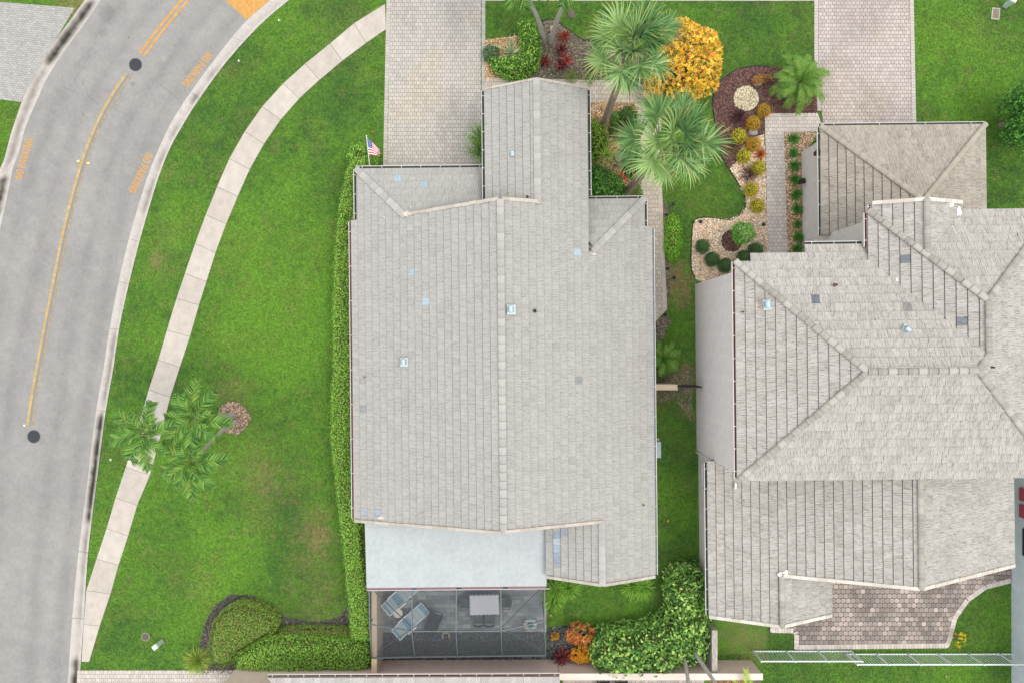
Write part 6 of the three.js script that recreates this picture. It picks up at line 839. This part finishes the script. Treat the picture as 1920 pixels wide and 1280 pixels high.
  { const q = thing('dining_table', 'rectangular dark metal dining table under a white cloth', 'table', [tc.x, 0.03, tc.z], undefined, 0.03); part('table_top', box(1.44, 0.03, 0.96, 0, 0.68, 0), dk, q); [[-0.64, -0.42], [0.64, -0.42], [-0.64, 0.42], [0.64, 0.42]].forEach(([x, z], k) => part('leg' + (k ? '_00' + k : ''), box(0.05, 0.67, 0.05, x, 0.335, z), dk, q));
    const cm = tex(256, 256, (i, j) => { const a = (i + j) % 32 - 16, b = ((i - j) % 32 + 32) % 32 - 16, d = Math.abs(a) + Math.abs(b); const k = d < 8 ? 0.66 : d > 26 ? 0.8 : 1; return [206 * k, 205 * k, 212 * k]; }), gb = new GB(), nx = 30, nz = 22, id = []; for (let j = 0; j <= nz; j++) for (let i = 0; i <= nx; i++) { let x = lerp(-0.86, 0.86, i / nx), z = lerp(-0.62, 0.62, j / nz); const ox = Math.max(0, Math.abs(x) - 0.735), oz = Math.max(0, Math.abs(z) - 0.495), dn = Math.max(ox, oz), w = 0.02 * Math.sin(i * 1.7) * (oz > 0 ? 1 : 0) + 0.02 * Math.sin(j * 1.9) * (ox > 0 ? 1 : 0); id.push(gb.v(clamp(x, -0.735, 0.735) + Math.sign(x) * (ox * 0.1 + w * (ox > 0)), 0.712 - dn * 1.1, clamp(z, -0.495, 0.495) + Math.sign(z) * (oz * 0.1 + w * (oz > 0)), [1, 1, 1], i / nx * 2.4, j / nz * 1.7)); } for (let j = 0; j < nz; j++) for (let i = 0; i < nx; i++) { const k = j * (nx + 1) + i; gb.quad(id[k], id[k + nx + 1], id[k + nx + 2], id[k + 1]); }
    const cl = single('tablecloth', 'white patterned cloth on the dining table', 'tablecloth', gb.geo(), std({ map: cm, side: THREE.DoubleSide, roughness: 0.8 })); cl.position.set(tc.x, 0.03, tc.z); cl.rotation.y = 0.03; }
  function chair(dx, dz, turn, label) { const q = thing('patio_chair', label, 'chair', [tc.x + dx, 0.03, tc.z + dz], 'grey mesh chairs round the dining table', turn); part('seat', box(0.48, 0.03, 0.46, 0, 0.42, 0), mw, q); const bk = new THREE.BoxGeometry(0.5, 0.5, 0.025, 8, 1, 1), bp = bk.attributes.position; for (let i = 0; i < bp.count; i++) bp.setZ(i, bp.getZ(i) - 0.9 * bp.getX(i) * bp.getX(i) * -1); bk.computeVertexNormals(); bk.rotateX(0.22); bk.translate(0, 0.68, -0.3); part('backrest', bk, mw, q); [[-0.24, 0.2], [0.24, 0.2], [-0.24, -0.24], [0.24, -0.24]].forEach(([x, z], k) => part('leg' + (k ? '_00' + k : ''), bar(V(x, 0, z), V(x, 0.42, z), 0.03), dk, q)); [-0.27, 0.27].forEach((x, k) => part('armrest' + (k ? '_001' : ''), merge(bar(V(x, 0.62, -0.28), V(x, 0.62, 0.2), 0.04, 0.02), bar(V(x, 0.42, 0.2), V(x, 0.62, 0.2), 0.025)), dk, q)); }
  chair(-1.02, 0.02, Math.PI / 2, 'grey mesh chair at the recliner end of the dining table'); chair(1.02, -0.02, -Math.PI / 2, 'grey mesh chair at the table end nearest the striped pouf'); chair(-0.3, 0.80, Math.PI, 'grey mesh chair at the pebble side of the table, nearer the recliner'); chair(0.24, 0.80, Math.PI, 'grey mesh chair at the pebble side of the table, nearer the pouf'); chair(-0.34, -0.84, 0, 'grey mesh chair at the house side of the table, nearer the recliner'); chair(0.3, -0.84, 0, 'grey mesh chair at the house side of the table, nearer the pouf');
  { const p = at(994, 1172, 0.25), q = thing('striped_pouf', 'round striped pouf with fringe in the screen room corner', 'pouf', [p.x, 0.03, p.z]); const sm = tex(128, 128, (i, j) => { const c = [[196, 204, 208], [96, 168, 178], [206, 128, 112], [190, 206, 208], [84, 150, 150], [204, 160, 140]][Math.floor(j / 9) % 6]; return c; }); const g = new THREE.TorusGeometry(0.25, 0.115, 14, 40); g.rotateX(Math.PI / 2); g.translate(0, 0.115, 0); const pp = g.attributes.position, uu = g.attributes.uv; for (let i = 0; i < pp.count; i++) uu.setXY(i, pp.getX(i) * 1.2, pp.getZ(i) * 1.2 + 0.5); part('ring_cushion', g, std({ map: sm, roughness: 0.9 }), q); part('centre_cushion', new THREE.SphereGeometry(0.17, 20, 12).scale(1, 0.5, 1).translate(0, 0.1, 0), std({ color: C('#4f6a62'), roughness: 0.95 }), q); const fr = []; for (let k = 0; k < 6; k++) fr.push(tube([V(-0.22 + k * 0.085, 0.12, -0.33), V(-0.23 + k * 0.09, 0.08, -0.42), V(-0.24 + k * 0.095, 0.015, -0.5)], 0.02, 6, 6)); part('fringe', merge(fr), std({ color: C('#a8c4be'), roughness: 0.9 }), q); }
}

// ---------- southern neighbours ----------
{
  const H = new House('neighbour_house', 'pink walled neighbour house with a tiled eave along the bottom wall', -2, 19, 0.004); const zW = 16.3;
  H.sub('wall', prismGeo(H.xz([[-13.8, zW], [2.3, zW], [2.3, 23], [-13.8, 23]]), 0, 2.86, 2), mats.stuccoPink); roofFace(H, [[-11.45, 15.72], [2.25, 15.72], [2.25, 20.5], [-6.5, 20.5]], [0, 15.72, 3.0, 0, 0.35], { tones: ['#b0aca8', '#b5b1ad', '#aaa6a2'], mat: roofMatC }); finishRoof(H, []); gutter(H, [-11.45, 3.0, 15.68], [2.25, 3.0, 15.68], 0, -1, mats.gutterRed, 0.75);
  const w = thing('boundary_wall', 'long pink stucco wall with white coping along the back gardens', 'wall', [7.3, 0, 16.42]); part('wall', box(9.95, 1.5, 0.2, 0, 0.75, 0), mats.stuccoPink, w); part('coping', box(10.0, 0.07, 0.32, 0, 1.535, 0), std({ color: C('#e4d6cc'), map: concreteMap }), w);
  const dv = thing('boundary_wall', 'stained concrete wall dividing the two back gardens', 'wall', [10.0, 0, 15.25]); part('wall', box(0.22, 1.3, 2.0, 0, 0.65, 0), mats.concrete, dv); part('coping', box(0.28, 0.06, 2.04, 0, 1.33, 0), std({ color: C('#b8b0a6'), map: grain(0.4, 0.45) }), dv);
  const cp = struct('courtyard', 'block paved courtyard behind the pink wall', 'patio'); pavers(cp, xz([[1055, 1255], [1320, 1255], [1320, 1320], [1055, 1320]]), { cw: 0.22, cl: 0.22, tones: ['#b5aba2', '#a9a098', '#bcb2a9'] });
  for (const [x, l] of [[1132, 'dark cushioned chair behind the pink wall, nearer the tiled eave'], [1166, 'dark cushioned chair behind the pink wall, nearer the railing']]) { const p = at(x, 1288, 0.4), q = thing('courtyard_chair', l, 'chair', [p.x, 0.036, p.z], 'dark chairs in the courtyard', 0.1), m = std({ color: C('#4a4c52'), roughness: 0.9 }); part('seat', box(0.62, 0.1, 0.62, 0, 0.4, 0.05), m, q); part('backrest', box(0.62, 0.5, 0.1, 0, 0.65, -0.3, 0, -0.2), m, q);[[-0.27, -0.25], [0.27, -0.25], [-0.27, 0.3], [0.27, 0.3]].forEach(([a, b], k) => part('leg' + (k ? '_00' + k : ''), box(0.05, 0.36, 0.05, a, 0.18, b), mats.alum, q)); }
  struct('garden_bed', 'brown bed behind the pink wall near the railing', 'garden bed', sheetGeo(xz([[1330, 1258], [1425, 1262], [1425, 1320], [1330, 1320]]), 0.008, 1), brownSoil); scatter('leaf_litter', 'dry leaves behind the pink wall', 'leaf litter', [xz([[1332, 1258], [1400, 1262], [1400, 1320], [1332, 1320]])], 2600, chip, 0.06, 0.14, ['#8a6a4c', '#a0805c', '#6f5a44', '#b8946a'], 0.012, 0.2, 0.5);
  function railing(name, x0, x1, z, h, label, pz) {
    const t = thing(name, label, 'railing', [x0, 0, z], 'white railings behind the eastern patio'), wm = std({ color: C('#c2cac8'), roughness: 0.4 }), len = x1 - x0; part('top_rail', box(len, 0.05, 0.06, len / 2, h, 0), wm, t); part('bottom_rail', box(len, 0.05, 0.06, len / 2, 0.1, 0), wm, t); const pg = box(0.022, h - 0.1, 0.022, 0, h / 2 + 0.04, 0), qg = box(0.07, h + 0.06, 0.07, 0, (h + 0.06) / 2, 0); const np = Math.round(len / 1.52); for (let k = 0; k <= np; k++) { const m = part('post' + (k ? '_' + String(k).padStart(3, '0') : ''), qg, wm, t); m.position.x = len * k / np; } const n = Math.round(len / 0.148); let c = 0; for (let k = 1; k < n; k++) { const x = len * k / n, d = x / (len / np); if (Math.abs(d - Math.round(d)) * len / np < 0.07) continue; const m = part('picket' + (c ? '_' + String(c).padStart(3, '0') : ''), pg, wm, t); m.position.x = x; c++; } void pz;
  }
  railing('railing', 12.35, 17.35, 15.83, 1.2, 'white picket railing section nearest the pink wall'); railing('railing', 17.1, 26.5, 15.98, 1.22, 'long white picket railing section running to the blue grey wall');
  const nb = thing('neighbour_house', 'blue grey neighbour wall with red shutters at the eastern edge', 'house', [28, 0, 12]); part('wall', prismGeo([[-2.38, -7.2], [3, -7.2], [3, 6], [-2.38, 6]], 0, 4.2, 2), mats.stuccoBlue, nb); part('soffit', box(0.5, 0.12, 1.2, -2.2, 3.0, -0.7), std({ color: C('#9a8a7a') }), nb); [[-4.35, 0.9], [-3.5, 0.9]].forEach(([z, w], k) => part('shutter' + (k ? '_001' : ''), box(0.08, 1.5, w * 0.7, -2.43, 1.4, z), std({ color: C('#b04a58'), map: stuccoMap }), nb)); const wg = new THREE.Group(); wg.name = 'window'; nb.add(wg); part('frame', merge(box(0.08, 0.07, 1.3, -2.42, 0.9, -2.0), box(0.08, 0.07, 1.3, -2.42, 2.1, -2.0), box(0.08, 1.2, 0.07, -2.42, 1.5, -2.65), box(0.08, 1.2, 0.07, -2.42, 1.5, -1.35)), mats.black, wg); part('pane', box(0.02, 1.15, 1.25, -2.4, 1.5, -2.0), mats.glass, wg);
}

// ---------- grass ----------
{
  const gb = new GB(); for (let k = 0; k < 6; k++) { const a = k / 6 * 6.283 + rr(-0.4, 0.4), e = rr(0.25, 1.0), l = rr(0.05, 0.085), d = V(Math.cos(a) * Math.cos(e), Math.sin(e), Math.sin(a) * Math.cos(e)), s = V(-Math.sin(a), 0, Math.cos(a)).multiplyScalar(0.008), o = V(rr(-0.015, 0.015), 0, rr(-0.015, 0.015)), m = o.clone().addScaledVector(d, l * 0.6), t = o.clone().addScaledVector(d, l).add(V(0, -0.012, 0)); const i = [o.clone().add(s), o.clone().sub(s), m.clone().sub(s), m.clone().add(s), t].map((p) => gb.v(p.x, p.y, p.z, [1, 1, 1])); gb.quad(i[0], i[1], i[2], i[3]); gb.tri(i[3], i[2], i[4]); }
  const geo = gb.geo(); geo.deleteAttribute('color'); geo.deleteAttribute('uv');
  const hard = [corridor, walkPoly, ...Object.values(W), circ, xz([[905, -42], [1530, -42], [1530, 2], [905, 2]]), [[-7, -7.7], [-0.8, -7.7], [-0.8, -11.1], [3.2, -11.1], [3.2, -6.2], [6.2, -6.2], [6.2, 10.7], [-7, 10.7]], [[9.45, -3], [14.95, -3], [14.95, -9.7], [22, -9.7], [22, 10.2], [14.4, 10.2], [14.4, 12.4], [9.45, 12.4]], [[-13.8, 16.3], [2.3, 16.3], [2.3, 23], [-13.8, 23]], xz([[1055, 1255], [1425, 1255], [1425, 1320], [1055, 1320]]), [[25.6, 4.8], [31, 4.8], [31, 18], [25.6, 18]]], hb = hard.map(bounds);
  const N = 330000, im = new THREE.InstancedMesh(geo, std({ roughness: 0.85, side: THREE.DoubleSide }), N), q = new THREE.Object3D(), col = new THREE.Color(); let k = 0;
  for (let t = 0; t < N * 6 && k < N; t++) { const x = rr(-27.2, 27.2), z = rr(-18.4, 18.4); let bad = false; for (let i = 0; i < hard.length; i++) { const b = hb[i]; if (x < b[0] || x > b[2] || z < b[1] || z > b[3]) continue; if (inside(x, z, hard[i])) { bad = true; break; } } if (bad) continue; const c = lawnAt(x, z), f = rr(0.6, 1.65); q.position.set(x, -0.003, z); q.rotation.set(rr(-0.2, 0.2), rnd() * 6.283, rr(-0.2, 0.2)); q.scale.setScalar(rr(0.65, 1.2)); q.updateMatrix(); im.setMatrixAt(k, q.matrix); col.setRGB(c[0] * f, c[1] * f * rr(0.95, 1.05), c[2] * f); im.setColorAt(k, col); k++; }
  im.count = k; im.castShadow = im.receiveShadow = true; im.name = 'lawn_grass'; im.userData = { label: 'mown green lawn grass around the houses', category: 'grass', kind: 'stuff' }; scene.add(im);
}
renderer.render(scene, camera);
